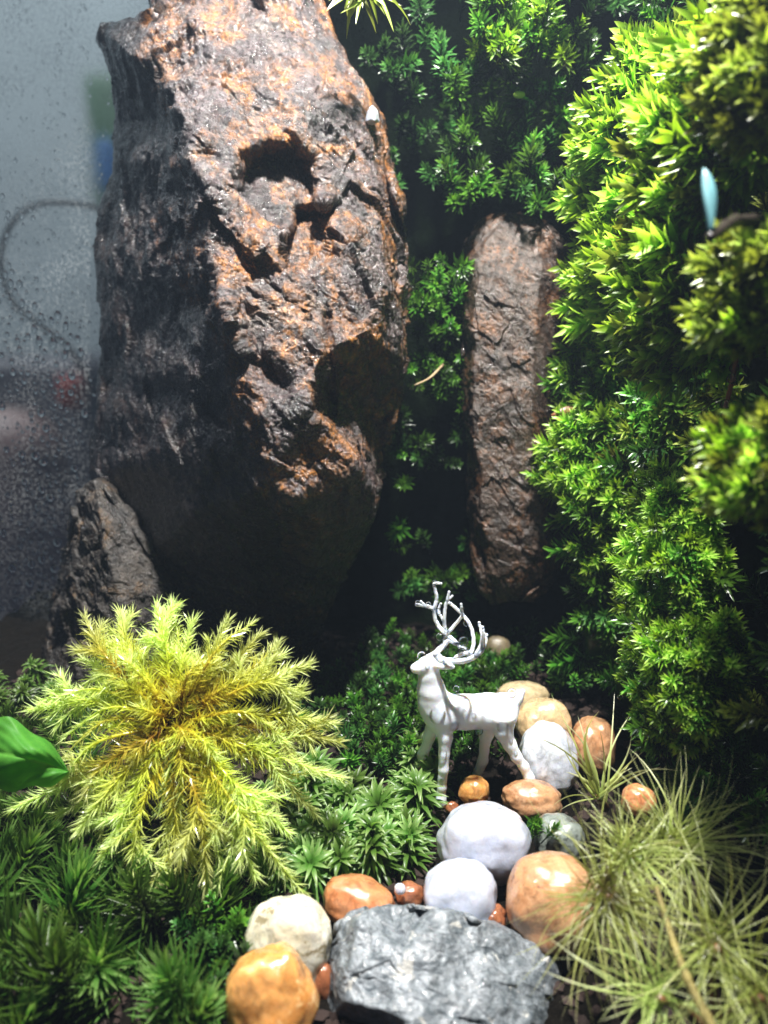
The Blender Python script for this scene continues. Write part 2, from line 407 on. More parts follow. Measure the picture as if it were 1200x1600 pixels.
# glass pane with its condensation
PANE_Y = 226.
gp = thing('glass_pane', (-130, PANE_Y, 0), 'misted glass pane with water drops left of the tall rusty rock', 'glass pane')
bm = bmesh.new(); bmesh.ops.create_cube(bm, size=1)
for v in bm.verts: v.co = Vector((v.co.x * 132, v.co.y * 3 + 1.6, (v.co.z + .5) * 285)) * S
me = bpy.data.meshes.new('sheet'); bm.to_mesh(me); bm.free(); me.materials.append(M['pane'])
link('sheet', me, gp)
drops = []
def drop_at(px, py, r): drops.append((px, py, r))
for k in range(900):            # fine beads everywhere
    drop_at(RNG.uniform(-15, 190), RNG.uniform(0, 1010), abs(RNG.normal(.12, .08)) + .07)
ring = [(2, 410), (10, 445), (25, 475), (50, 498), (80, 512), (120, 530)]
for k in range(70):            # along the lower arc
    i = random.randrange(5); a, b = ring[i], ring[i + 1]; s = random.random()
    drop_at(a[0] + (b[0] - a[0]) * s + RNG.normal(0, 13), a[1] + (b[1] - a[1]) * s + RNG.normal(0, 12), RNG.uniform(.2, .75))
for k in range(430):            # the running band of larger drops further down
    y = RNG.uniform(500, 960); s = (y - 500) / 460
    drop_at(85 - 15 * s + RNG.normal(0, 26), y, RNG.uniform(.3, .62))
for k in range(60): drop_at(85 + RNG.normal(0, 40), RNG.uniform(470, 960), RNG.uniform(.6, 1.0))
for k in range(120): drop_at(RNG.uniform(-10, 60), RNG.uniform(280, 1000), RNG.uniform(.2, .55))
sv, sf = icosphere(2); mb = MB(); kept = np.zeros((0, 3))
for px, py, r in sorted(drops, key=lambda q: -q[2]):
    rp = r * 1.5 * FPX / 230
    if len(kept) and (np.hypot(kept[:, 0] - px, kept[:, 1] - py) < kept[:, 2] + rp).any(): continue
    kept = np.vstack([kept, (px, py, rp * 1.15)])
    r *= 1.35; c = aty(px, py, PANE_Y - .0)
    c[1] -= .1 + r * .3; mb.add(sv * (r * RNG.uniform(.85, 1.1), r * .30, r * RNG.uniform(.95, 1.35)) + c, sf)
o = mb.build('condensation_drops', M['drop'], gp); o['kind'] = 'stuff'

# ================================================================== rocks
def relief_rock(name, left, right, ctrl, rows, cols, mat, label, mods=None, thick=26., disp=None, y0=None, y1=None, calm=None, edge=7., drop=0., shade_mask=None):
    """A boulder: its front is shaped by measured points (px, py, Y); facets between them, closed behind."""
    L = np.array(left, float); R = np.array(right, float)
    y0 = L[0, 1] if y0 is None else y0; y1 = L[-1, 1] if y1 is None else y1
    py = np.linspace(y0, y1, rows)
    xl = np.interp(py, L[:, 1], L[:, 0]); xr = np.interp(py, R[:, 1], R[:, 0])
    C = np.array(ctrl, float)
    vs_, es_, fs_, *_ = delaunay_2d_cdt([Vector((a, b)) for a, b in C[:, :2]], [], [], 0, 1e-4)
    V2 = np.array([v[:] for v in vs_]); near = ((V2[:, None] - C[None, :, :2]) ** 2).sum(2).argmin(1); Z2 = C[near, 2]
    u = np.linspace(0, 1, cols); u = .5 - .5 * np.cos(np.pi * (u * .86 + .07)); u = (u - u[0]) / (u[-1] - u[0])
    PX = xl[:, None] + (xr - xl)[:, None] * u[None]; PY = np.repeat(py[:, None], cols, 1)
    q = np.stack([PX.ravel(), PY.ravel()], 1)
    qw = q + 9 * np.stack([perlin(np.c_[q / 70., q[:, 0] * 0]), perlin(np.c_[q / 70. + 40, q[:, 0] * 0])], 1)   # facets with wandering edges
    Y = np.full(len(q), np.nan)
    for f in fs_:
        (ax, ay), (bx, by), (cx, cyy) = V2[list(f)]
        den = (by - cyy) * (ax - cx) + (cx - bx) * (ay - cyy)
        if abs(den) < 1e-9: continue
        w0 = ((by - cyy) * (qw[:, 0] - cx) + (cx - bx) * (qw[:, 1] - cyy)) / den
        w1 = ((cyy - ay) * (qw[:, 0] - cx) + (ax - cx) * (qw[:, 1] - cyy)) / den; w2 = 1 - w0 - w1
        m = (w0 >= -1e-6) & (w1 >= -1e-6) & (w2 >= -1e-6)
        Y[m] = (w0 * Z2[f[0]] + w1 * Z2[f[1]] + w2 * Z2[f[2]])[m]
    bad = np.isnan(Y)
    if bad.any():
        d2 = ((q[bad][:, None] - C[None, :, :2]) ** 2).sum(2); w = 1 / (d2 + 50) ** 2
        Y[bad] = (w * C[None, :, 2]).sum(1) / w.sum(1)
    Y = Y.reshape(rows, cols)
    for _ in range(2):
        Y[1:-1] = (Y[:-2] + 2 * Y[1:-1] + Y[2:]) / 4; Y[:, 1:-1] = (Y[:, :-2] + 2 * Y[:, 1:-1] + Y[:, 2:]) / 4
    if mods: Y = mods(PX, PY, Y)
    e = np.minimum(u, 1 - u)[None] * (xr - xl)[:, None]
    Y = Y + edge * (1 - np.sqrt(1 - (1 - np.clip(e / 26, 0, 1)) ** 2))
    d = Y / (CP + (800 - PY) / FPX * SP)
    P = CAMP + d[..., None] * (FWD + ((PX - 600) / FPX)[..., None] * RIGHT + ((800 - PY) / FPX)[..., None] * UP)
    # normals and displacement
    gu = np.gradient(P, axis=1); gv = np.gradient(P, axis=0); n = np.cross(gv, gu); n /= np.linalg.norm(n, axis=2)[..., None] + 1e-9
    n *= np.sign((n * (CAMP - P)).sum(2))[..., None]
    fl = P.reshape(-1, 3); dv = disp(fl).reshape(rows, cols) * (1 if calm is None else calm(PX, PY))
    P = P + n * dv[..., None]
    # back side
    nb = 14; ub = np.linspace(1, 0, nb + 2)[1:-1]
    back = P[:, -1:, :] * ub[None, :, None] + P[:, :1, :] * (1 - ub)[None, :, None]
    back[..., 1] += thick * np.sin(np.pi * ub)[None] ** .6 + 6
    back[..., 2] -= drop * np.sin(np.pi * ub)[None] ** .5
    P = np.concatenate([P, back], 1); n2 = cols + nb
    c0, c1 = P[0].mean(0), P[-1].mean(0); V = np.concatenate([P.reshape(-1, 3), [c0, c1]]); a, b = rows * n2, rows * n2 + 1
    i, j = np.meshgrid(np.arange(rows - 1), np.arange(n2), indexing='ij'); j2 = (j + 1) % n2
    F = np.stack([i * n2 + j, i * n2 + j2, (i + 1) * n2 + j2, (i + 1) * n2 + j], -1).reshape(-1, 4).tolist()
    F += [(k, a, (k + 1) % n2) for k in range(n2)] + [((rows - 1) * n2 + k, (rows - 1) * n2 + (k + 1) % n2, b) for k in range(n2)]
    org = np.array([V[:, 0].mean(), V[:, 1].mean(), V[:, 2].min()])
    T = np.zeros(len(V))
    if shade_mask is not None: T[:rows * n2] = np.concatenate([shade_mask(PX, PY), np.ones((rows, nb))], 1).ravel()
    o = link(name, make_mesh(name, (V - org) * S, F, mat, T), None, org)
    return tag(o, label, 'rock')

def rough_disp(a=1., big=22., seed=0.):
    B = np.array([[.80, .1, .58], [-.2, .96, .1], [-.55, -.15, .82]])          # strata lie aslant
    def f(p):
        p = p + seed; q = p @ B.T; q = q + 1.6 * np.stack([perlin(q / 9.), perlin(q / 9. + 5), perlin(q / 9. + 11)], 1)
        st = q * (1.0, 1.0, .42)
        return a * (1.5 * chips(st / (big * .55)) + 1.0 * (ridged(st / (big * .6), 3) - .4) + .8 * np.maximum(0, chips(st / (big * .2)) + .1) + 1.0 * fbm(st / 4.5, 5, .58) + .22 * (ridged(p / 1.6, 2) - .5))
    return f
def ell(PX, PY, cx, cy_, rx, ry, rot=0.):
    c, s = math.cos(rot), math.sin(rot); x, y = PX - cx, PY - cy_
    return np.sqrt(((x * c + y * s) / rx) ** 2 + ((-x * s + y * c) / ry) ** 2)
def sstep(a, b, x): t = np.clip((x - a) / (b - a), 0, 1); return t * t * (3 - 2 * t)

def main_mods(PX, PY, Y):
    wob = perlin(np.c_[PX.ravel() / 40, PY.ravel() / 40, PX.ravel() * 0]).reshape(PX.shape)
    r = ell(PX, PY, 432, 292, 82, 82, -.25) + .13 * wob                     # the round hollow
    Y = Y + 9.5 * (1 - sstep(.55, 1.04, r)) * (1 - .30 * sstep(260, 360, PY))
    a = (PX - 440) * .64 + (PY - 430) * .77                                  # triangular notch right of the jutting lip
    tri = sstep(0, 10, (PX - 440) + .30 * (PY - 385) + 14 * wob) * sstep(0, 34, 548 - PX - .15 * (PY - 300)) * sstep(0, 22, 438 - PY - .35 * np.abs(PX - 462)) * sstep(0, 16, PY - 322 + .15 * (PX - 440))
    Y = Y + 9 * tri * (1 - .6 * sstep(470, 545, PX))
    Y = Y - 3.0 * np.exp(-ell(PX, PY, 415, 392, 34, 20, .6) ** 2)            # the lip
    Y = Y + 3.5 * np.exp(-((PX - 515 - .05 * (PY - 560)) / 7) ** 2) * sstep(470, 520, PY) * (1 - sstep(640, 665, PY))
    Y = Y + 4 * np.exp(-ell(PX, PY, 425, 585, 52, 17, .85) ** 2) + 3 * np.exp(-ell(PX, PY, 395, 520, 16, 60, -.3) ** 2)
    Y = Y + 2.5 * np.exp(-ell(PX, PY, 545, 610, 70, 9, -.55) ** 2) + 2.2 * np.exp(-ell(PX, PY, 450, 470, 40, 9, .7) ** 2)
    Y = Y + 3 * np.exp(-ell(PX, PY, 330, 470, 16, 60, .1) ** 2)
    return Y
LEFT = [(240, -110), (238, -10), (236, 22), (205, 30), (162, 42), (154, 60), (163, 85), (175, 120), (181, 190), (176, 270), (156, 330), (150, 400), (158, 480), (156, 560), (152, 640), (140, 690), (142, 760), (150, 830), (190, 920), (240, 1000), (320, 1075)]
RIGHT_E = [(470, -110), (498, 0), (524, 60), (545, 100), (572, 150), (590, 200), (606, 260), (628, 320), (638, 400), (631, 480), (628, 575), (618, 640), (602, 700), (592, 760), (584, 810), (560, 862), (530, 912), (502, 990), (484, 1030), (460, 1075)]
CTRL = [(230, -130, 208), (330, -130, 200), (420, -130, 200), (520, -130, 210),
        (150, 40, 216), (160, 120, 219), (170, 200, 219), (150, 400, 217), (150, 600, 213), (135, 740, 208), (180, 900, 200), (300, 1080, 208), (235, 0, 203),
        (235, 55, 190), (205, 82, 190), (250, 98, 184), (285, 180, 168), (308, 205, 163), (303, 245, 162), (328, 300, 157), (322, 370, 157), (350, 470, 151),
        (372, 540, 150), (400, 640, 149), (425, 745, 149), (452, 778, 149),
        (330, 10, 188), (420, 10, 187), (490, 20, 193), (400, 120, 175), (480, 130, 178), (545, 120, 190), (350, 150, 172), (470, 220, 170), (575, 200, 184), (345, 235, 164),
        (450, 470, 155), (550, 430, 162), (600, 400, 172), (640, 400, 186), (500, 560, 151), (570, 520, 160), (632, 560, 177), (625, 600, 181), (535, 640, 164), (580, 640, 178),
        (470, 645, 147), (515, 660, 150), (545, 725, 152), (598, 710, 184), (585, 778, 164),
        (430, 812, 158), (505, 812, 157), (585, 812, 168), (470, 900, 173), (535, 912, 184), (420, 1030, 192), (490, 1030, 199), (350, 900, 178), (300, 810, 168), (255, 700, 172), (460, 1080, 203),
        (240, 300, 186), (252, 425, 178), (215, 500, 192), (230, 180, 196), (290, 560, 166), (305, 605, 163), (210, 620, 188), (330, 700, 160), (190, 330, 208)]
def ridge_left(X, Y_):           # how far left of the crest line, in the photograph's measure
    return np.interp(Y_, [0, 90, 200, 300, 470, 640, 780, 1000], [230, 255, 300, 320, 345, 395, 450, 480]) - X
def boulder_shade(X, Y_):  # shade painted into the colour of the left face and the undercut
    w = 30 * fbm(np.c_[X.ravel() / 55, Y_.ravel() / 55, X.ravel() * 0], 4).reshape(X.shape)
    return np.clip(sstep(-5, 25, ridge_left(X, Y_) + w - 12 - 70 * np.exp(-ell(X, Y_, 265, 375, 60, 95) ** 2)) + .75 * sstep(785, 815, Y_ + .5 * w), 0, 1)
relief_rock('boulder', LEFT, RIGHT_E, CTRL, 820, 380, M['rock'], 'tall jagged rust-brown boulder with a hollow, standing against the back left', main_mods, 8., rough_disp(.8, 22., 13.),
            calm=lambda X, Y_: 1 - .55 * sstep(-10, 50, ridge_left(X, Y_)) * (1 - .8 * np.exp(-ell(X, Y_, 265, 375, 70, 110) ** 2)) - .45 * sstep(790, 830, Y_) * (X > 400), shade_mask=boulder_shade)
# lump of rock at its foot, left
relief_rock('foot_stone', [(140, 755), (118, 775), (112, 830), (95, 900), (80, 960), (70, 1010), (64, 1070)],
            [(160, 755), (205, 800), (235, 850), (262, 905), (290, 960), (310, 1010), (330, 1070)],
            [(150, 745, 188), (100, 790, 196), (80, 1000, 190), (60, 1080, 186), (150, 780, 182), (190, 800, 184), (160, 850, 176), (220, 860, 181), (180, 900, 174), (255, 900, 183), (190, 960, 172), (290, 970, 184), (180, 1080, 170), (335, 1080, 182)],
            220, 180, M['shade_rock'], 'low dark stone at the left foot of the tall boulder', None, 14., rough_disp(.55, 14., 50.))
# brown slab between the mosses
relief_rock('slab', [(790, 333), (752, 345), (735, 368), (727, 380), (724, 440), (722, 520), (722, 600), (728, 660), (733, 740), (733, 800), (738, 850), (742, 895), (752, 925), (770, 940)],
            [(815, 333), (860, 352), (885, 380), (900, 440), (905, 520), (905, 640), (900, 700), (890, 760), (885, 830), (876, 885), (866, 905), (835, 940)],
            [(780, 325, 206), (840, 330, 207), (728, 365, 204), (775, 365, 197), (860, 365, 200), (720, 450, 203), (742, 450, 193), (840, 450, 193), (905, 450, 202), (720, 640, 202), (740, 640, 189), (830, 620, 188), (905, 640, 201), (740, 840, 194),
             (760, 840, 185), (850, 830, 185), (885, 830, 196), (760, 915, 188), (800, 915, 186), (870, 895, 190), (792, 945, 192)],
            420, 200, M['pillar'], 'narrow brown slab of wet rock standing upright behind the deer', None, 12., rough_disp(.32, 9., 90.), edge=4.)

# ================================================================== pebbles
def pebble(name, px, py, w, h, mat, label, base=0., deep=.85, yaw=0., tilt=0., square=2.3, lump=.09, sub=5, dd=0., seed=None, rough_d=0.):
    k = -SP + (800 - py) / FPX * CP
    d = (CAM_H - base) / (.80 * h / 2 / FPX - k) + dd
    c = atd(px, py, d); rx, rz = w / 2 / FPX * d, h / 2 / FPX * d * 1.0; ry = deep * (rx + rz) / 2
    v, f = icosphere(sub); sd = (px * 1.7 + py * .9) if seed is None else seed
    n = (np.abs(v) ** square).sum(1) ** (-1 / square); p = v * n[:, None]
    p = p * (1 + lump * fbm(v * 1.1 + sd, 2) + lump * .3 * fbm(v * 3.5 + sd, 3))[:, None]
    if rough_d: p = p * (1 + rough_d * (2.2 * chips(v * 1.5 + sd) + .5 * chips(v * 4 + sd) + .55 * fbm(v * 14 + sd, 4, .65)))[:, None]
    p = p / np.abs(p).max(0)
    p = p * (rx, ry, rz)
    R = np.array(Matrix.Rotation(yaw, 3, 'Z') @ Matrix.Rotation(-.35, 3, 'X') @ Matrix.Rotation(tilt, 3, 'Y'))
    p = p @ R.T
    o = link(name, make_mesh(name, p * S, f, mat), None, c)
    return tag(o, label, 'stone' if name == 'stone' else 'pebble', 'pebbles of the path' if name == 'pebble' else None)
W1 = pebble_mat('white_quartz', (.50, .52, .61), (.43, .47, .58), .9, None, rough=.25, grain=.12, sss_r=2.6, mott=.22)
W2 = pebble_mat('white_quartz_speckled', (.66, .69, .74), (.52, .56, .64), .8, (.10, .10, .11), .66, rough=.22, spot_size=1.1)
CRM = pebble_mat('stained_cream_quartz', (.60, .57, .42), (.66, .64, .56), .85, (.20, .16, .07), .57, rough=.18, sss_r=2.4, spot_size=4.)
AMB = pebble_mat('amber_agate', (.66, .35, .12), (.52, .22, .05), .8, (.78, .54, .26), .60, rough=.12, grain=.3, sss_r=2.2, spot_size=5.)
ORG = pebble_mat('orange_jasper', (.50, .18, .065), (.60, .29, .14), .6, None, rough=.24, grain=.35)
BRO = pebble_mat('tan_orange_jasper', (.44, .21, .095), (.56, .34, .19), .4, (.14, .05, .025), .64, rough=.2, grain=.35)
TAN = pebble_mat('tan_quartz', (.60, .42, .22), (.66, .50, .30), .4, (.22, .13, .06), .70, rough=.16, grain=.2)
PAL = pebble_mat('pale_tan_quartz', (.52, .42, .26), (.46, .36, .20), .4, None, rough=.25)
DIM = pebble_mat('shaded_tan_quartz', (.16, .13, .08), (.14, .11, .06), .2, None, rough=.4)  # tan darkened so the bead's colour carries its shade
RED = pebble_mat('brown_red_jasper', (.26, .085, .035), (.34, .13, .06), .1, None, rough=.2, grain=.4)
GRN = pebble_mat('green_grey_stone', (.16, .19, .17), (.25, .28, .25), 0, (.06, .07, .06), .58, rough=.2)
GRY = pebble_mat('blue_grey_stone', (.09, .11, .125), (.27, .295, .32), 0, (.44, .43, .40), .60, rough=.38, grain=.8, spot_size=3.4, patch=1.5, relief=.5, coat=.25)

pebble('pebble', 757, 1316, 150, 118, W1, 'large smooth white pebble in front of the deer', tilt=.05, square=2.5, deep=.95)
pebble('pebble', 719, 1402, 116, 116, W1, 'round white pebble touching the grey stone', square=2.25)
pebble('pebble', 562, 1412, 118, 78, ORG, 'glossy orange pebble behind the left end of the grey stone', tilt=.25, deep=.9, dd=2)
pebble('pebble', 450, 1478, 142, 150, CRM, 'stained cream pebble behind the large amber one', deep=.7, dd=3)
pebble('pebble', 424, 1560, 152, 160, AMB, 'large glossy amber pebble at the bottom edge', tilt=-.12, deep=.8, lump=.12)
o = relief_rock('stone', [(600, 1415), (548, 1427), (524, 1448), (513, 1490), (508, 1560), (500, 1690)], [(650, 1415), (720, 1426), (790, 1452), (850, 1474), (884, 1520), (898, 1600), (900, 1690)],
            [(600, 1405, 95), (545, 1425, 93), (508, 1490, 91), (500, 1600, 87), (495, 1700, 82), (560, 1445, 89), (690, 1424, 91), (640, 1500, 84), (545, 1560, 81), (640, 1600, 77), (640, 1700, 72), (795, 1450, 92), (770, 1540, 83),
             (850, 1470, 92), (840, 1560, 85), (895, 1530, 92), (905, 1700, 82), (780, 1700, 73), (700, 1470, 87)], 260, 260, GRY,
            'big rough blue-grey stone at the bottom, beside the amber pebble', None, 4., rough_disp(.26, 12., 20.), edge=3.5, drop=16.)
o['category'] = 'stone'
pebble('pebble', 766, 1437, 54, 50, RED, 'small red-brown pebble between white and tan pebbles', dd=-1, lump=.2)
pebble('pebble', 861, 1411, 148, 148, BRO, 'large round tan-orange pebble right of the white pebbles', deep=.85, lump=.08)
pebble('pebble', 741, 1236, 48, 48, AMB, 'small amber pebble under the belly of the deer', tilt=.3)
pebble('pebble', 832, 1250, 96, 62, BRO, 'flat orange-brown pebble at the hind foot of the deer', tilt=.12)
pebble('pebble', 856, 1186, 92, 118, W2, 'tall speckled white pebble behind the hind leg of the deer', tilt=-.12, deep=.7)
pebble('pebble', 848, 1128, 86, 78, TAN, 'tan yellow pebble above the speckled white pebble', tilt=-.3, base=4)
pebble('pebble', 815, 1093, 88, 62, PAL, 'pale tan pebble farthest back, behind the rump of the deer', base=3)
pebble('pebble', 926, 1166, 72, 90, BRO, 'orange-brown pebble with dark spots behind the spiky hair moss', tilt=.1)
pebble('pebble', 998, 1250, 54, 52, ORG, 'small round orange pebble caught in the hair moss', base=9, dd=-4)
pebble('pebble', 872, 1312, 84, 78, GRN, 'grey-green pebble behind the large tan-orange one')
pebble('pebble', 778, 1012, 40, 40, DIM, 'round pale bead out of focus below the brown slab', base=12, lump=.03, sub=3, dd=20)
pebble('pebble', 706, 1262, 26, 20, RED, 'tiny red-brown pebble at the front hoof of the deer', lump=.25, sub=3)
pebble('pebble', 640, 1398, 50, 40, RED, 'dull red-brown pebble behind the grey stone, left of the white one', lump=.25, sub=3)
pebble('pebble', 625, 1389, 18, 17, W1, 'tiny white bead of stone beside the orange pebble', base=4, sub=3)
pebble('pebble', 505, 1535, 34, 60, RED, 'dark red-brown pebble wedged between amber pebble and grey stone', dd=3, lump=.2, sub=3)
pebble('pebble', 365, 1535, 40, 34, PAL, 'small dim tan pebble left of the amber one', dd=8, sub=3)

# ================================================================== deer figurine
def dz(zx, zy, Y): return aty(580 + zx * .35, 880 + zy * .35, Y)
BY = 131.
caps = []                       # tapered limbs: (a, ra, b, rb, blend)
def cap(a, ra, b, rb, k=.8): caps.append((np.asarray(a), ra, np.asarray(b), rb, k))
def chain(pts, k=.7):
    for (a, ra), (b, rb) in zip(pts, pts[1:]): cap(a, ra, b, rb, k)
P_ = dz
# trunk
chain([(P_(283, 640, BY + 3), 3.1), (P_(330, 665, BY + 3), 3.7), (P_(430, 665, BY + 3.4), 3.35), (P_(520, 660, BY + 3.4), 3.3), (P_(592, 655, BY + 3.4), 3.2)], 1.4)
cap(P_(262, 610, BY + 2.6), 2.3, P_(300, 700, BY + 3), 2.6, 1.5)                  # chest
chain([(P_(290, 620, BY + 3), 3.0), (P_(266, 560, BY + 2.6), 2.5), (P_(258, 505, BY + 2.3), 1.9), (P_(258, 470, BY + 2.2), 1.7)], 1.2)   # neck
chain([(P_(268, 448, BY + 2.2), 1.75), (P_(240, 455, BY + 1.9), 1.5), (P_(205, 468, BY + 1.5), 1.05), (P_(192, 470, BY + 1.4), .85)], .7)  # head, muzzle
cap(P_(262, 430, BY + 2.3), 1.1, P_(290, 402, BY + 2.5), .75, .5)
cap(P_(290, 455, BY + .9), .75, P_(362, 466, BY - .6), .42, .5)                   # near ear
cap(P_(285, 440, BY + 3.6), .6, P_(330, 425, BY + 5.4), .35, .5)                  # far ear
chain([(P_(610, 630, BY + 3.4), 2.2), (P_(650, 605, BY + 3.4), 1.1), (P_(678, 572, BY + 3.4), .42)], 1.1)                                # tail
# near foreleg, far foreleg, far hind leg, near hind leg
chain([(P_(312, 700, BY + 1.6), 2.3), (P_(330, 775, BY + .8), 1.5), (P_(328, 850, BY + .3), 1.12), (P_(322, 920, BY), .98), (P_(316, 1000, BY), .92), (P_(312, 1050, BY), 1.08), (P_(312, 1066, BY), 1.12)], .5)
chain([(P_(285, 715, BY + 4.6), 1.9), (P_(258, 780, BY + 5.4), 1.25), (P_(232, 850, BY + 6), 1.05), (P_(200, 910, BY + 6.4), .95), (P_(168, 962, BY + 6.8), 1.0), (P_(152, 985, BY + 7), .95)], .5)
chain([(P_(540, 690, BY + 5.4), 2.4), (P_(512, 770, BY + 6.4), 1.35), (P_(505, 835, BY + 7), 1.05), (P_(500, 880, BY + 7.4), 1.02), (P_(478, 930, BY + 7.8), .95), (P_(462, 962, BY + 8), .95)], .5)
chain([(P_(590, 690, BY + 1.4), 2.7), (P_(590, 745, BY + .9), 1.9), (P_(618, 810, BY + .5), 1.3), (P_(648, 862, BY + .3), 1.12), (P_(680, 905, BY + .2), 1.0), (P_(705, 955, BY), 1.02), (P_(716, 972, BY), .95)], .6)
allp = np.array([c[0] for c in caps] + [c[2] for c in caps]); lo, hi = allp.min(0) - 5, allp.max(0) + 5
h_ = .24; dim = np.ceil((hi - lo) / h_).astype(int)
gx, gy, gz = np.meshgrid(*[lo[i] + h_ * np.arange(dim[i]) for i in range(3)], indexing='ij')
G = np.stack([gx, gy, gz], -1).astype(np.float32)
val = np.full(gx.shape, 1e3, np.float32)
for a, ra, b, rb, k in caps:
    # only inside the limb's own neighbourhood
    m0 = np.maximum(((np.minimum(a, b) - max(ra, rb) - 4.5 - lo) / h_).astype(int), 0); m1 = np.minimum(((np.maximum(a, b) + max(ra, rb) + 4.5 - lo) / h_).astype(int) + 1, dim)
    sl = tuple(slice(p, q) for p, q in zip(m0, m1))
    ab = (b - a); t = np.clip(((G[sl] - a) @ ab) / (ab @ ab), 0, 1)
    dd_ = np.linalg.norm(G[sl] - a - t[..., None] * ab, axis=-1) - (ra + (rb - ra) * t)
    o_ = val[sl]; hh = np.clip(.5 + .5 * (o_ - dd_) / k, 0, 1)
    val[sl] = np.where(o_ > 50, dd_, o_ * (1 - hh) + dd_ * hh - k * hh * (1 - hh))
fl = G.reshape(-1, 3); near = np.abs(val.ravel()) < 1.0
vv = val.ravel(); vv[near] += .20 * perlin(fl[near] / 3.2) + .05 * perlin(fl[near] / 1.2); val = vv.reshape(val.shape)
V, F = surface_nets(val, lo, h_)
foot = P_(312, 1078, BY)
deer = thing('deer_figurine', foot, 'small white resin stag with branching antlers standing among the pebbles', 'deer figurine')
link('body', make_mesh('body', (V - foot) * S, F, M['resin']), deer)
def antler(lines, label=None):
    mb = MB()
    for pts, r0, r1 in lines:
        c = spline([P_(*p) for p in pts], 6 * len(pts)); c = c + .035 * RNG.normal(size=c.shape)
        r0, r1 = r0 * 1.0, r1 * 1.0; tube(mb, c, np.linspace(r0, r1, len(c)), 8)
        for q, rr in ((c[0], r0), (c[-1], r1)):
            mb.add(icosphere(2)[0] * rr * 1.05 + q, icosphere(2)[1])
    return mb.build('antler', M['resin'], deer)
A1, A2 = BY + 1, BY + 4
antler([([(288, 405, A1 + 1), (318, 432, A1), (360, 436, A1 - 2), (430, 432, A1 - 4), (478, 405, A1 - 5), (506, 365, A1 - 5), (512, 322, A1 - 4)], .75, .38),
        ([(470, 408, A1 - 5), (490, 368, A1 - 5), (494, 320, A1 - 5), (482, 265, A1 - 4)], .5, .28),
        ([(498, 380, A1 - 5), (503, 330, A1 - 6), (497, 285, A1 - 6)], .42, .26),
        ([(360, 436, A1 - 2), (400, 408, A1 - 3), (442, 398, A1 - 4)], .4, .4),
        ([(330, 436, A1 - 1), (352, 452, A1 - 3), (366, 462, A1 - 4)], .45, .3),
        ([(430, 430, A1 - 4), (452, 385, A1 - 3), (456, 330, A1 - 2), (440, 275, A1 - 1), (412, 235, A1), (372, 196, A1), (350, 178, A1)], .42, .3),
        ([(410, 236, A1), (404, 205, A1), (402, 182, A1)], .3, .24)])
antler([([(286, 405, A2 - 2), (318, 372, A2), (345, 345, A2), (372, 355, A2 - 1), (432, 388, A2 - 3)], .65, .42),
        ([(398, 372, A2 - 2), (350, 330, A2), (310, 292, A2 + 1), (286, 250, A2 + 2), (277, 205, A2 + 2), (240, 190, A2 + 2), (203, 186, A2 + 2)], .5, .36),
        ([(278, 208, A2 + 2), (292, 160, A2 + 2), (286, 118, A2 + 2), (280, 92, A2 + 2), (312, 90, A2 + 2)], .42, .28),
        ([(240, 190, A2 + 2), (222, 172, A2 + 2)], .34, .26),
        ([(322, 375, A2), (332, 320, A2 + 1), (326, 262, A2 + 1), (330, 205, A2 + 1), (340, 160, A2 + 1), (347, 130, A2 + 1)], .45, .28),
        ([(338, 168, A2 + 1), (362, 146, A2 + 1)], .3, .24),
        ([(345, 308, A2), (378, 270, A2), (408, 232, A2 - 1)], .38, .3),
        ([(326, 262, A2 + 1), (300, 215, A2 + 2), (310, 180, A2 + 2)], .3, .25)])
sv3, sf3 = icosphere(3)
for zx, zy, r, Y in [(298, 680, 1.7, BY - .3), (368, 725, 1.05, BY - .4), (588, 730, 1.2, BY - .9), (458, 678, .45, BY - .1), (322, 850, .8, BY - .8), (316, 965, .5, BY - .7), (250, 462, .5, BY + .5), (628, 580, .95, BY + 3), (380, 560, .7, BY + 3),
                     (225, 415, .95, BY + 2), (480, 748, .9, BY + 1), (622, 790, .5, BY - .5), (645, 850, .45, BY - .6), (412, 348, .95, A1 - 3), (304, 330, .85, A2), (405, 398, .8, A1 - 3), (300, 215, .6, A2 + 1), (208, 178, .6, A2 + 2),
                     (283, 86, .6, A2 + 2), (425, 268, .6, A1 - 1), (330, 388, .7, A2), (345, 442, .5, A1 - 2), (255, 185, .6, A2 + 2), (404, 205, .5, A1), (338, 300, .55, A2), (560, 700, .4, BY - .1), (420, 610, .35, BY)]:
    c = P_(zx, zy, Y); link('water_drop', make_mesh('water_drop', sv3 * (r, r * .8, r * 1.1) * S, sf3, M['water']), deer, c - foot)

# ================================================================== mosses
def shoot_mesh(name, mat, n=26, H=7., L=4.2, W=1.35, spread=1.0, curl=.45, rows=4, fold=.35, tip=.5):
    """One leafy moss shoot growing along +z: leaves in a spiral, a star of young ones at the tip."""
    mb = MB(); tube(mb, [(0, 0, -3), (0, 0, H * .5), (0, 0, H * .95)], [.28, .24, .12], 5, np.zeros(15))
    for i in range(n):
        s = i / (n - 1); a = i * 2.39996 + RNG.normal(0, .15); z = H * (.02 + .96 * s)
        el = spread * (1 - .62 * s ** 2) * RNG.uniform(.85, 1.15)
        el += .25 * (random.random() < .15)
        d = np.array([math.cos(a) * math.sin(el), math.sin(a) * math.sin(el), math.cos(el)])
        up = np.array([-math.cos(a) * math.cos(el), -math.sin(a) * math.cos(el), math.sin(el)])
        l = L * (.75 + .45 * math.sin(math.pi * min(1, s + .15))) * RNG.uniform(.85, 1.12)
        leaf(mb, (0, 0, z), d, up, l, W * RNG.uniform(.85, 1.1), curl * RNG.uniform(.5, 1.4), fold, rows, .25 * s + .05, min(1., .55 + tip * s), .42, twist=RNG.normal(0, .25))
    return mb.mesh(name, mat)
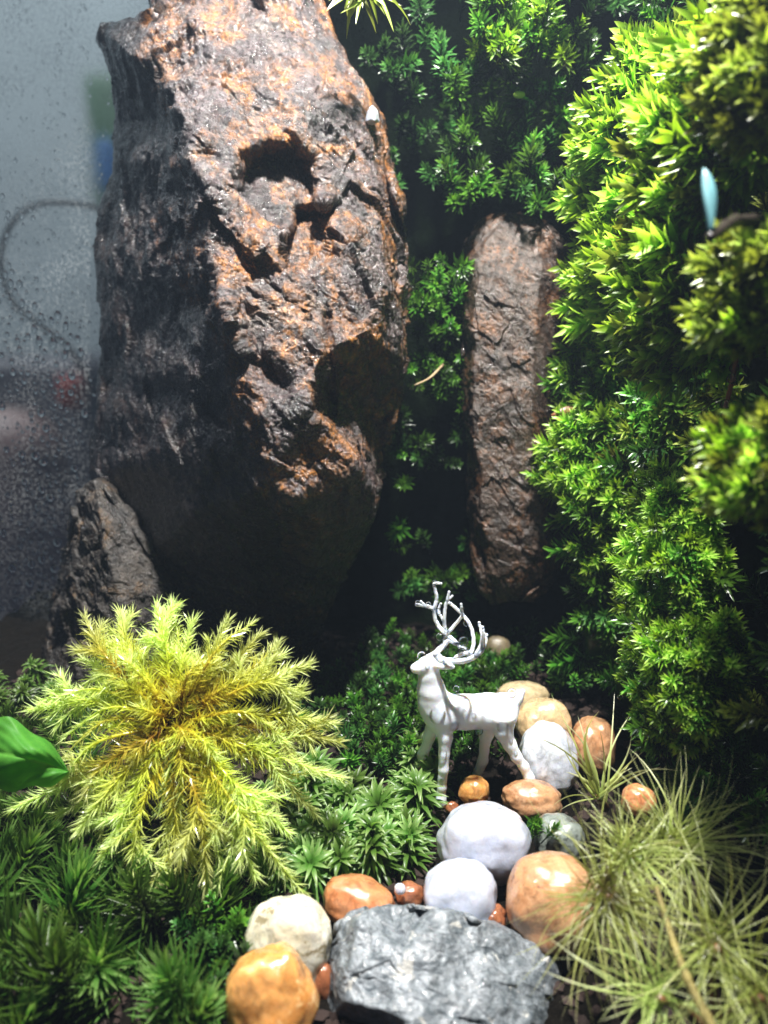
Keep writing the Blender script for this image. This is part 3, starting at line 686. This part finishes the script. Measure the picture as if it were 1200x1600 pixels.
def bead_mesh():
    return make_mesh('bead', sv * .001, sf, M['water'])
KIT = {}
for key, mat in (('bright', 'moss_bright'), ('mid', 'moss_mid'), ('deep', 'moss_deep'), ('olive', 'moss_olive')):
    KIT[key] = [shoot_mesh('shoot', M[mat], random.randint(32, 40), random.uniform(6, 10), random.uniform(3.2, 5.0), random.uniform(.62, .95), random.uniform(.55, .95)) for _ in range(7)]
for key, mat in (('brush', 'moss_bright'), ('brush_olive', 'moss_olive')):
    KIT[key] = [shoot_mesh('shoot', M[mat], random.randint(24, 32), random.uniform(8, 12), random.uniform(5.0, 6.8), random.uniform(1.25, 1.75), random.uniform(.38, .62), .35, 5, .4, .5) for _ in range(9)]
KIT['fine'] = [shoot_mesh('shoot', M['moss_mid'], 30, 7, 2.6, .62, 1.1, .2, 3) for _ in range(4)]
BEAD = bead_mesh()
LIGHT_P = np.array([14, 90, 305.])
def put_shoot(parent, kit, p, d, sc):
    o = link('shoot', random.choice(KIT[kit]), parent, np.asarray(p) - np.array(parent.location) / S)
    o.rotation_mode = 'QUATERNION'; o.rotation_quaternion = frame_quat(d); o.scale = (sc, sc, sc)
    return o
def cushion(name, kit, lobes, count, label, grow_up=.35, jit=.35, comb=(-.5, -.15, 0), size=(.8, 1.15), core=True, kit2=None, mixp=0., beads=0):
    """A moss cushion: a dark core of old stems in each swelling, shoots growing outwards all over it."""
    c0 = atd(*lobes[0][:3]); root = thing(name, c0, label, 'moss')
    areas = [l[3] * l[4] for l in lobes]; mbc = MB(); spots = []
    for (px, py, d, rpx, rpy, ry), ar in zip(lobes, areas):
        c = atd(px, py, d); r = np.array([rpx / FPX * d, ry, rpy / FPX * d])
        v, f = icosphere(4); lum = 1 + .26 * fbm(v * 1.5 + px, 3)
        mbc.add(v * r * .84 * lum[:, None] + c, f, .35)
        n = max(4, int(count * ar / sum(areas))); got = 0; tries = 0
        while got < n and tries < n * 30:
            tries += 1; u = rand_unit(); nrm = unit(u / r); p = c + u * r * (.86 * (1 + .26 * fbm((u * 1.5 + px)[None], 3)[0]) + RNG.normal(0, .03))
            if nrm @ unit(CAMP - p) < -.25: continue
            inside = False
            for l2 in lobes:
                c2 = atd(*l2[:3]); r2 = np.array([l2[3] / FPX * l2[2], l2[5], l2[4] / FPX * l2[2]])
                if (((p - c2) / r2) ** 2).sum() < .6: inside = True
            if inside or any(((p - q) ** 2).sum() < 1.6 for q in spots[-60:]): continue
            spots.append(p); got += 1
            dd = unit(nrm + grow_up * unit(LIGHT_P - p) + np.array(comb) + jit * rand_unit())
            put_shoot(root, kit2 if kit2 and random.random() < mixp else kit, p - dd * 3.5, dd, random.uniform(*size) * random.choice((.7, .9, 1, 1, 1.15)))
            if random.random() < beads:
                b = link('water_drop', BEAD, root, p + dd * random.uniform(3, 5) - np.array(root.location) / S); s = random.uniform(.3, .75); b.scale = (s, s, s)
    o = mbc.build('core', M[{'bright': 'moss_bright', 'olive': 'moss_olive', 'brush': 'moss_bright', 'brush_olive': 'moss_olive'}.get(kit, 'moss_mid')], root)
    return root
BR = dict(comb=(-1.7, -.5, .15), jit=.32, grow_up=.2)
cushion('moss_cushion', 'brush', [(1045, 225, 165, 105, 120, 15)], 210, 'bright yellow-green leafy moss cushion highest on the right wall', beads=.1, kit2='brush_olive', mixp=.08, **BR)
cushion('moss_cushion', 'brush', [(1022, 395, 170, 95, 130, 15)], 230, 'bulging yellow-green moss cushion beside the top right edge of the brown slab', beads=.12, **BR)
cushion('moss_cushion', 'brush', [(1100, 460, 128, 80, 110, 11)], 120, 'yellow-green moss cushion on the right wall below the blue sliver, slightly out of focus', beads=.12, kit2='brush_olive', mixp=.25, **BR)
cushion('moss_cushion', 'brush', [(1130, 215, 118, 75, 120, 10)], 110, 'soft out-of-focus yellow-green moss cushion above the blue sliver', beads=.12, kit2='brush_olive', mixp=.2, **BR)
cushion('moss_cushion', 'bright', [(930, 725, 184, 66, 80, 12)], 260, 'fresh green moss cushion bulging over the right edge of the brown slab halfway down', kit2='fine', mixp=.5, beads=.12, comb=(-1., -.4, .3))
cushion('moss_cushion', 'bright', [(970, 805, 182, 75, 90, 12), (965, 585, 184, 70, 80, 12)], 280, 'green leafy moss mat behind the bulging cushion at the slab', kit2='mid', mixp=.5, beads=.12)
cushion('moss_cushion', 'bright', [(1050, 890, 135, 75, 140, 10)], 300, 'tall yellow-green moss column low on the right wall', kit2='mid', mixp=.15, beads=.12, size=(.5, .75), comb=(-1., -.4, .2))
cushion('moss_cushion', 'bright', [(1072, 1055, 130, 80, 125, 10)], 300, 'lowest moss cushion on the right wall above the hair moss', kit2='mid', mixp=.25, beads=.08, size=(.5, .75), comb=(-1., -.4, .2))
cushion('moss_cushion', 'mid', [(1060, 690, 172, 85, 115, 10)], 180, 'shaded green moss in the hollow between the right wall cushions', beads=.2, kit2='olive', mixp=.3)
cushion('moss_cushion', 'brush_olive', [(1192, 150, 92, 58, 80, 7), (1205, 60, 92, 60, 60, 7)], 120, 'olive brown moss at the top right corner, out of focus', size=(.5, .7), **BR)
cushion('moss_cushion', 'brush_olive', [(1190, 430, 92, 58, 45, 7), (1170, 500, 94, 42, 32, 7)], 70, 'yellow-olive moss at the right edge under the blue sliver, out of focus', kit2='brush', mixp=.3, size=(.5, .7), **BR)
cushion('moss_cushion', 'brush', [(1195, 735, 90, 62, 68, 7)], 80, 'nearest yellow-green moss cushion halfway down the right edge, out of focus', kit2='brush_olive', mixp=.5, beads=.5, size=(.5, .7), **BR)
cushion('moss_cushion', 'mid', [(950, 975, 190, 48, 110, 6), (985, 1075, 182, 40, 50, 6)], 50, 'dim green moss hanging below the slab cushion', kit2='deep', mixp=.5)

def wall_patch(kit, box, n, label, Y=(205, 214), size=(.8, 1.15), grow=(0, -1, .35), jit=.6, kit2=None, mixp=0., beads=0., avoid=None):
    x0, y0, x1, y1 = box; root = thing('wall_moss', aty((x0 + x1) / 2, y1, Y[1]), label, 'moss'); k = 0
    for _ in range(n * 4):
        if k >= n: break
        px, py = random.uniform(x0, x1), random.uniform(y0, y1)
        if perlin(np.array([[px / 60, py / 60, n * .37]]))[0] < -.22: continue
        p = aty(px, py, random.uniform(*Y)); d = unit(np.array(grow) + jit * rand_unit()); k += 1
        put_shoot(root, kit2 if kit2 and random.random() < mixp else kit, p, d, random.uniform(*size))
        if random.random() < beads:
            b = link('water_drop', BEAD, root, p + d * random.uniform(4, 7) - np.array(root.location) / S); s = random.uniform(.3, .7); b.scale = (s, s, s)
    return root
root = thing('wall_moss', np.array([70, 150, 60.]), 'thin dark green moss film on the right wall between the cushions', 'moss')
for k in range(260):
    y, z = random.uniform(85, 205), random.uniform(12, 190); p = np.array([random.uniform(62, 72), y, z])
    put_shoot(root, random.choice(('mid', 'deep', 'mid', 'olive')), p, unit(np.array([-1, -.5, .3]) + .6 * rand_unit()), random.uniform(.7, 1.1))
wall_patch('mid', (735, -60, 900, 110), 55, 'bright green leafy moss at the top of the back wall', (192, 206), kit2='bright', mixp=.6, beads=.2)
wall_patch('mid', (700, 100, 905, 335), 70, 'deep green glossy moss on the back wall above the brown slab', (200, 212), kit2='deep', mixp=.4, beads=.35)
wall_patch('deep', (575, -20, 725, 310), 34, 'dark green moss on the back wall beside the top of the boulder', (210, 222), beads=.2)
wall_patch('fine', (640, 415, 728, 640), 70, 'fine-leaved green moss in the gap between boulder and slab', (200, 210), kit2='mid', mixp=.35, beads=.35, size=(.7, 1.))
wall_patch('deep', (590, 640, 735, 930), 34, 'dim green moss low in the gap between boulder and slab', (208, 218), kit2='mid', mixp=.4, beads=.15)
wall_patch('deep', (890, -40, 1080, 140), 22, 'dark shaded moss at the top between back wall and right cushion', (210, 222))

# ground tufts: rosettes of curved leaves
def tuft_mesh(mat, n=46, L=8., W=.85, curl=1.1, spread=1.2, rows=6, sweep=.0):
    mb = MB()
    for i in range(n):
        s = i / n; a = i * 2.39996 + RNG.normal(0, .2); el = spread * (1 - s) ** .6 * RNG.uniform(.8, 1.15) + .06
        d = np.array([math.cos(a) * math.sin(el), math.sin(a) * math.sin(el), math.cos(el)])
        up = np.array([-math.cos(a) * math.cos(el), -math.sin(a) * math.cos(el), math.sin(el)])
        if sweep and random.random() < .8: up = up + 4 * np.array([-sweep, 0, .3]) * RNG.uniform(.5, 1.2); d = d + np.array([sweep * .35, 0, 0])
        c = curl * RNG.uniform(.3, 1.3) * (1 if random.random() < .85 else -.6)
        leaf(mb, (.5 * math.cos(a), .5 * math.sin(a), 2.2 * s), d, up, L * RNG.uniform(.75, 1.15), W * RNG.uniform(.8, 1.15), c, .5, rows, .1 + .15 * s, RNG.uniform(.75, 1.), .3)
    return mb.mesh('tuft', mat)
KIT['tuft'] = [shoot_mesh('tuft', M['tuft'], random.randint(54, 66), random.uniform(7, 11), random.uniform(4.6, 6.6), random.uniform(.75, 1.05), random.uniform(.9, 1.25), random.uniform(.9, 1.6), 6, .5, .45) for _ in range(8)]
KIT['tuft_dark'] = [shoot_mesh('tuft', M['tuft_dark'], random.randint(80, 100), random.uniform(13, 18), random.uniform(6, 8.5), random.uniform(.5, .68), random.uniform(.6, .9), random.uniform(-.3, .5), 5, .5, .45) for _ in range(8)]
def carpet(kit, spots, label, size=(.8, 1.15), lean=.35, toward=(0, -.4, 0)):
    c = atz(*spots[0][:2], 0.); root = thing('ground_moss', c, label, 'moss')
    for sx, sy, z in spots:
        p = atz(sx, sy, z); d = unit(np.array([0, 0, 1.]) + np.array(toward) + lean * rand_unit()); s = random.uniform(*size)
        o = link('tuft', random.choice(KIT[kit]), root, p - np.array(root.location) / S)
        o.rotation_mode = 'QUATERNION'; o.rotation_quaternion = frame_quat(d); o.scale = (s, s, s)
    return root
def scatter(x0, y0, x1, y1, n, z, mind=26):
    out = []
    for _ in range(n * 40):
        if len(out) >= n: break
        q = (random.uniform(x0, x1), random.uniform(y0, y1))
        if all(math.hypot(q[0] - a, (q[1] - b) * 1.5) > mind for a, b, _ in out): out.append((*q, random.uniform(*z)))
    return out
carpet('tuft', scatter(425, 1240, 645, 1375, 46, (-5, -1), 22) + [(655, 1240, -4), (672, 1275, -5), (640, 1225, -4), (665, 1225, -4)], 'mid green curly-leaved moss carpet between star moss and deer')
carpet('tuft_dark', scatter(-40, 1310, 320, 1680, 64, (-7, -2), 34), 'dark green feathery moss carpet at the bottom left corner', (.75, 1.1), .7)
carpet('tuft_dark', scatter(320, 1360, 440, 1470, 12, (-6, -3), 26), 'small dim moss tufts between star moss and cream pebble', (.5, .7), .6)
carpet('tuft_dark', scatter(-20, 1120, 150, 1300, 26, (-5, -1), 24), 'shaded moss tufts beneath the broad green leaf', (.6, .85), .7)
carpet('tuft', scatter(-20, 1060, 90, 1110, 6, (4, 8), 24), 'pale dim moss tuft at the left edge above the green leaf', (.6, .8))
KIT['low'] = KIT['fine'] + KIT['deep'] + KIT['mid'][:3]
def low_carpet(box, n, label, z=(0, 3), size=(.5, .85)):
    x0, y0, x1, y1 = box; root = thing('ground_moss', atz((x0 + x1) / 2, (y0 + y1) / 2, 0.), label, 'moss')
    for a, b, zz in scatter(x0, y0, x1, y1, n, z, 9):
        put_shoot(root, 'low', atz(a, b, zz), unit(np.array([0, -.3, 1.]) + .6 * rand_unit()), random.uniform(*size))
low_carpet((545, 1075, 720, 1215), 120, 'low dark green moss on the ground behind the legs of the deer', (-1, 4))
low_carpet((690, 1040, 790, 1190), 60, 'low moss behind the back of the deer', (-1, 5))
low_carpet((560, 1000, 930, 1085), 110, 'dim low moss on the ground below the slab', (-1, 4), (.6, .9))
low_carpet((480, 1060, 560, 1160), 40, 'shaded low moss between star moss and boulder foot', (-1, 4))
low_carpet((300, 1440, 372, 1600), 34, 'scattered low moss left of the amber pebble', (-1, 3), (.5, .8))
low_carpet((1000, 1180, 1180, 1300), 60, 'dim low moss on the ground behind the hair moss', (-1, 3), (.6, .9))
low_carpet((825, 1282, 852, 1312), 6, 'tiny green moss sprig between white and grey-green pebbles', (5, 7), (.35, .5))

# star moss: branches clothed in hairs, spreading from one crown
SC = atd(272, 1125, 127.); star = thing('star_moss', atz(300, 1290, 0.), 'yellow-green star-shaped feathery moss with an orange heart at the left', 'moss')
mb = MB(); tube(mb, spline([atz(300, 1290, -2.), atd(285, 1210, 130), SC], 12), np.linspace(1.2, .8, 12), 8); mb.build('stem', M['stem'], star)
TIPS = [(132, 965), (190, 958), (245, 950), (268, 985), (300, 972), (355, 972), (405, 992), (440, 1025), (480, 1040), (470, 1082), (518, 1130), (528, 1158), (532, 1215), (490, 1268), (450, 1300), (470, 1392), (400, 1370), (345, 1350),
        (325, 1425), (296, 1432), (250, 1385), (205, 1448), (160, 1340), (125, 1295), (95, 1270), (22, 1262), (88, 1225), (50, 1108), (85, 1082), (130, 1030), (160, 1000)]
def star_branch(tip, s_in, lift, nleaf, Lh, tb0, fork=()):
    T = np.array(tip, float); dtip = 130 + .032 * (1125 - T[1]) + RNG.normal(0, 1.5)
    tp = atd(T[0], T[1], dtip); st = SC + s_in * (tp - SC) * .12
    mid = (st + tp) / 2 + unit(CAMP - SC) * lift + np.array([0, 0, lift * .5]) + RNG.normal(0, 1.3, 3)
    c = spline([st, mid, tp], 40); mbb = MB()
    tube(mbb, c, np.linspace(.34, .1, 40), 5, np.repeat(np.linspace(tb0, .8, 40), 5))
    tan = np.gradient(c, axis=0)
    for i in range(nleaf):
        s = (i + RNG.uniform(0, 1)) / nleaf; s = s ** .85; k = min(39, int(s * 39.99)); t = unit(tan[k]); side = unit(np.cross(t, rand_unit()))
        el = RNG.uniform(.5, 1.25) * (1 - .4 * s ** 3)
        d = math.cos(el) * t + math.sin(el) * side
        ts = tb0 + (1 - tb0) * s
        leaf(mbb, c[k] + RNG.normal(0, .1, 3), d, np.cross(d, rand_unit()), Lh * RNG.uniform(.6, 1.25) * (1.08 - .35 * s), .20, RNG.normal(0, .45), .3, 3, ts - .04, ts + .16, .25, flat=True)
    for s0, sg in fork:             # side branchlets
        k0 = int(s0 * 39); t = unit(tan[k0]); sd = unit(np.cross(t, unit(CAMP - SC))) * sg
        e = c[k0] + (.75 * t + .65 * sd) * np.linalg.norm(tp - st) * RNG.uniform(.2, .3) + RNG.normal(0, .6, 3)
        cc = spline([c[k0], (c[k0] + e) / 2 + t * .4, e], 14); tube(mbb, cc, np.linspace(.2, .08, 14), 4, np.full(56, .7)); tn = np.gradient(cc, axis=0)
        for i in range(70):
            s = RNG.uniform(0, 1); k = int(s * 13.9); tt = unit(tn[k]); side = unit(np.cross(tt, rand_unit())); el = RNG.uniform(.5, 1.1) * (1 - .4 * s ** 3)
            d = math.cos(el) * tt + math.sin(el) * side; ts = tb0 + (1 - tb0) * (s0 + (1 - s0) * s)
            leaf(mbb, cc[k], d, np.cross(d, rand_unit()), 2.6 * RNG.uniform(.6, 1.2), .19, RNG.normal(0, .4), .3, 3, ts - .04, ts + .14, .25, flat=True)
    return mbb.build('branch', M['moss_star'], star)
for tip in TIPS: star_branch(tip, 1., RNG.uniform(.5, 3.5), 330, 3.5, .08, [(RNG.uniform(.4, .75), sg) for sg in (-1, 1, -1, 1)[:random.randint(2, 4)]])
for k in range(46):
    a = k / 46 * 2 * math.pi + RNG.normal(0, .1); rr = RNG.uniform(60, 225)
    star_branch((272 + rr * math.cos(a), 1130 + rr * .95 * math.sin(a)), .6, RNG.uniform(1.5, 5.), 150, 3.0, .03)
bmb = MB()
for k in range(90):
    a = RNG.uniform(0, 6.28); rr = RNG.uniform(10, 235)
    bmb.add(sv * RNG.uniform(.08, .24) + atd(272 + rr * math.cos(a), 1130 + rr * .9 * math.sin(a), 124 + rr * .014 + RNG.normal(0, 1)), sf)
o = bmb.build('dew_beads', M['water'], star); o['kind'] = 'stuff'

# hair mosses, right front
def hair_leaf(mb, base, d, L, W, droop, ta=0., tb=1., rows=9):
    d = unit(d); p = np.array(base, float); V = []; T = []; F = []; side = unit(np.cross(d, unit(CAMP - p))); bend = rand_unit() * 1.0 + np.array([0, 0, -1.]) * droop
    for r in range(rows + 1):
        s = r / rows; w = W * .5 * (1 - s) ** .7 * (.6 + .4 * min(1, s * 6)); t = ta + (tb - ta) * s
        if r == rows: V.append(p.copy()); T.append(t)
        else: V += [p - side * w, p + np.cross(side, d) * w * .4, p + side * w]; T += [t] * 3
        d = unit(d + bend / rows); side = unit(side - d * side.dot(d)); p = p + d * L / rows
    for r in range(rows - 1):
        for j in (0, 1): F.append((r * 3 + j, r * 3 + j + 1, r * 3 + j + 4, r * 3 + j + 3))
    for j in (0, 1): F.append((r * 3 + 3 + j, r * 3 + 4 + j, rows * 3))
    mb.add(V, F, T)
def hair_tuft(crowns, label, foot, stem_mat='stem'):
    root = thing('hair_moss', foot, label, 'moss')
    for (px, py, d, n, L, W, axis, spread, droop) in crowns:
        c = atd(px, py, d); ax = unit(axis)
        mb = MB(); tube(mb, spline([np.asarray(foot), (np.asarray(foot) + c) / 2 + np.array([0, 2, 0]), c], 14), np.linspace(.8, .55, 14), 6); mb.build('stem', M[stem_mat], root)
        mb = MB()
        for i in range(n):
            a = rand_unit(); a = a - ax * (a @ ax); a = unit(a); el = spread * math.sqrt(RNG.uniform(0.01, 1))
            dv = math.cos(el) * ax + math.sin(el) * a
            hair_leaf(mb, c + RNG.normal(0, .8, 3) - ax * RNG.uniform(0, 3), dv, L * RNG.uniform(.5, 1.2), W * RNG.choice([.6, .8, 1., 1.2, 1.9]), droop * RNG.uniform(.2, 1.2), RNG.uniform(0, .2), RNG.uniform(.7, 1.))
        o = mb.build('leaves', M['hair'], root); o['kind'] = 'stuff'
    return root
hair_tuft([(950, 1400, 98, 170, 15, .18, (-.05, -.75, .35), 1.75, .8), (985, 1335, 103, 130, 10, .22, (0, -.8, .7), 1.5, .8)], 'big pale hair moss plume overhanging the tan-orange pebble', atz(1000, 1480, 0.))
hair_tuft([(1062, 1320, 106, 210, 14, .16, (.25, -.5, .6), 1.6, .5)], 'pale star-like hair moss plume right of the small orange pebble', atz(1080, 1420, 0.))
hair_tuft([(1120, 1480, 92, 90, 17, .17, (-.2, -.6, .5), 1.6, .9), (1030, 1560, 90, 65, 14, .17, (-.1, -.7, .4), 1.7, .8), (1190, 1560, 88, 75, 16, .17, (-.3, -.6, .5), 1.6, .8)], 'dense olive hair moss filling the bottom right corner', atz(1130, 1640, 0.))
# upright spiky tuft: every blade can be told apart
foot = atz(945, 1262, 6.)
spk = thing('spiky_moss', foot, 'spiky upright moss tuft with long pale needles beside the spotted orange pebble', 'moss')
c0 = atd(935, 1245, 133.)
for tx, ty, w in [(835, 1095, 1.1), (880, 1085, .6), (898, 1108, .7), (935, 1100, .6), (938, 1102, .55), (963, 1098, .55), (995, 1138, .6), (994, 1150, .5), (1035, 1172, .6), (1053, 1175, .5), (845, 1190, .5), (860, 1250, .4), (848, 1215, .4),
                  (915, 1150, .9), (950, 1160, .8), (905, 1180, .9), (975, 1190, .6), (870, 1170, .8), (985, 1215, .5), (1020, 1205, .5), (965, 1130, .5), (890, 1225, .5)]:
    tip = atd(tx, ty, 131 + RNG.normal(0, 3)); b = c0 + RNG.normal(0, .6, 3); v = tip - b; L = np.linalg.norm(v)
    mb = MB(); hair_leaf(mb, b, unit(v) + np.array([0, 0, .06]), L * 1.02, w * .85, .10, .25, 1., 8); mb.build('needle', M['hair'], spk)
mb = MB(); tube(mb, spline([foot, (foot + c0) / 2, c0], 8), np.linspace(1., .6, 8), 6); mb.build('stem', M['stem'], spk)
mb = MB(); tube(mb, spline([atd(1025, 1385, 96), atd(1045, 1450, 92), atd(1070, 1520, 88), atd(1115, 1610, 84)], 40), np.linspace(.3, .6, 40) * (1 + .18 * (np.arange(40) % 9 == 0)), 8)
tag(mb.build('stalk', M['stem_yellow'], None, atd(1070, 1520, 88)), 'knobbly yellow stalk slanting down through the hair moss', 'stalk')

# ================================================================== small things
c = atd(-12, 1190, 120); mb = MB()
rows, cols = 60, 40
for_pts = []
for i in range(rows + 1):
    s = i / rows; w = (38 * math.sin(math.pi * min(1, .25 + .75 * s)) ** .7 + 1) * (1 if s < .999 else 0)
    for j in range(cols + 1):
        q = j / cols * 2 - 1
        px, py = -60 + 168 * s, 1172 + 34 * s * s + q * w * 1.45 + 4 * math.sin(17 * s) * q
        for_pts.append(atd(px, py, 122 - 5 * math.sin(math.pi * s) + 3.2 * q * q + .8 * math.sin(9 * s + 4 * q) + .07 * math.sin(40 * s + 20 * abs(q)) + 2.5 * (1 - abs(q)) ** 6 * .3))
F = [(i * (cols + 1) + j, i * (cols + 1) + j + 1, (i + 1) * (cols + 1) + j + 1, (i + 1) * (cols + 1) + j) for i in range(rows) for j in range(cols)]
mb.add(for_pts, F, [.25 + .75 * max(0, 1 - abs(j / cols * 2 - 1) * 9) + .12 * math.cos(28 * i / rows + 14 * abs(j / cols * 2 - 1)) for i in range(rows + 1) for j in range(cols + 1)])
lf = thing('broad_leaf', atz(-40, 1290, 0.), 'broad bright green leaf reaching in at the left edge', 'leaf')
mb.build('blade', M['blade'], lf)
mb = MB(); tube(mb, spline([atz(-40, 1290, 0.), atd(-55, 1230, 122), atd(-60, 1178, 122), atd(20, 1190, 120)], 14), .5, 6); mb.build('stalk', M['blade'], lf)
# sprout
sp = thing('sprout', aty(838, 172, 205), 'tiny light green seedling with a rounded tip on the back wall', 'sprout')
mb = MB(); tube(mb, spline([aty(842, 175, 204), aty(832, 160, 200), aty(818, 152, 197)], 10), .35, 6); mb.build('stem', M['blade'], sp)
mb = MB(); mb.add(icosphere(3)[0] * (1.5, .6, .8) + aty(811, 148, 196.5), icosphere(3)[1], 1.); mb.build('seed_leaf', M['moss_bright'], sp)
# twig with a hanging drop
tw = thing('twig', aty(690, 572, 197), 'thin pale twig with a water drop between boulder and slab', 'twig')
mb = MB(); tube(mb, spline([aty(692, 570, 200), aty(672, 590, 195), aty(648, 602, 192)], 12), [.35] * 6 + [.25] * 6, 6); mb.build('stem', plain_mat('pale_twig', (.35, .26, .15), .4), tw)
mb = MB(); mb.add(icosphere(3)[0] * 1.15 + aty(645, 604, 192), icosphere(3)[1]); mb.build('water_drop', M['water'], tw)
# reddish stalk with beads, blurred at the right
rs = thing('red_stalk', atd(1130, 650, 122), 'reddish hanging stalk with water beads at the right edge, out of focus', 'stalk')
mb = MB(); tube(mb, spline([atd(1165, 470, 118), atd(1155, 530, 118), atd(1145, 590, 120), atd(1130, 650, 122)], 30), np.linspace(.55, .35, 30), 7); mb.build('stem', plain_mat('red_brown_stem', (.30, .09, .04), .3), rs)
for px, py in ((1157, 515), (1147, 575), (1143, 592), (1133, 632)):
    b = link('water_drop', BEAD, rs, atd(px, py, 119) - np.array(rs.location) / S); b.scale = (.8, .8, .9)
# blue sliver
mb = MB(); leaf(mb, atd(1113, 368, 76), atd(1110, 270, 76) - atd(1113, 368, 76), (.3, -1, .2), 7.6, 1.15, .3, .4, 8, 0, 1, .6, twist=.8)
o = mb.build('blue_sliver', plain_mat('pale_blue_sliver', (.13, .34, .38), .5, .3, 2.), None, atd(1113, 368, 76)); tag(o, 'pale blue pointed sliver stuck in the right wall moss', 'sliver')
md = o.modifiers.new('thickness', 'SOLIDIFY'); md.thickness = .4 * S
tw = thing('twig', atd(1205, 345, 92), 'dark wet twig at the right edge, carrying the foot of the blue sliver', 'twig')
mb = MB(); tube(mb, spline([atd(1230, 330, 94), atd(1190, 345, 90), atd(1150, 345, 84), atd(1122, 362, 78), atd(1108, 372, 76)], 40), np.linspace(1.0, .45, 40) * (1 + .2 * RNG.normal(size=40).clip(-1, 1)), 8); mb.build('stem', plain_mat('dark_wet_bark', (.03, .024, .02), .25), tw)
# dry scale and crystal chip
mb = MB(); leaf(mb, aty(862, 650, 180), aty(905, 632, 180) - aty(862, 650, 180), (0, -1, .5), 8, 1.6, .4, .4, 6, 0, 1, .4)
o = mb.build('dry_leaf', plain_mat('dry_brown_leaf', (.22, .09, .04), .4), None, aty(862, 650, 180)); tag(o, 'narrow dry brown leaf lying on the edge of the brown slab', 'leaf')
o.modifiers.new('thickness', 'SOLIDIFY').thickness = .15 * S
pebble_c = aty(582, 181, 182); v, f = icosphere(2)
tag(link('crystal_chip', make_mesh('crystal_chip', v * (1. + .25 * chips(v * 2))[:, None] * (1.6, 1.5, 2.0) * S, f, W2, None, False), None, pebble_c), 'tiny white crystal chip stuck on the right side of the boulder', 'crystal')
# pale moss sprig hanging in at the top
root = thing('hanging_sprig', aty(565, -20, 172), 'yellow-green moss sprig hanging down at the top edge beside the boulder', 'moss')
for i in range(26):
    a = RNG.uniform(-1.4, 1.4); b = aty(560 + RNG.normal(0, 14), -14 + RNG.normal(0, 6), 172 + RNG.normal(0, 2))
    mb = MB(); leaf(mb, b, (math.sin(a), RNG.normal(-.2, .4), -math.cos(a) * .9), (0, -1, .6), RNG.uniform(5, 10), .9, RNG.normal(.3, .5), .4, 5, .3, 1., .3); mb.build('leaf', M['moss_olive'], root)

# loose grains of wet red-brown soil
mb = MB(); v1, f1 = icosphere(1); gx_, gy_ = RNG.uniform(-100, 76, 5200), RNG.uniform(45, 222, 5200)
for x, y, z in zip(gx_, gy_, ground_z(gx_, gy_)):
    r = RNG.uniform(.5, 1.6)
    mb.add(v1 * r * (1 + .25 * RNG.normal(size=(len(v1), 1))) * (1, RNG.uniform(.7, 1), RNG.uniform(.6, 1)) + (x, y, z + r * .25), f1)
o = mb.build('soil_grains', plain_mat('soil_grain', (.024, .010, .006), .85, .7, 6., .2), smooth=False); o['kind'] = 'stuff'
o['label'] = 'loose red-brown grains of wet soil covering the ground'

# ================================================================== mist in the tank
bm = bmesh.new(); bmesh.ops.create_cube(bm, size=1)
for v in bm.verts: v.co = Vector((v.co.x * 420 - 20, (v.co.y + .5) * 285 - 36, (v.co.z + .5) * 345 - 40)) * S
me = bpy.data.meshes.new('haze'); bm.to_mesh(me); bm.free()
hm, hnt, hout = new_mat('mist')
hv = N(hnt, 'ShaderNodeVolumePrincipled', {'Color': (.6, .78, 1.0), 'Density': .085, 'Anisotropy': .2}); hnt.links.new(hv.outputs[0], hout.inputs['Volume'])
me.materials.append(hm); hz = link('haze', me); hz['kind'] = 'stuff'
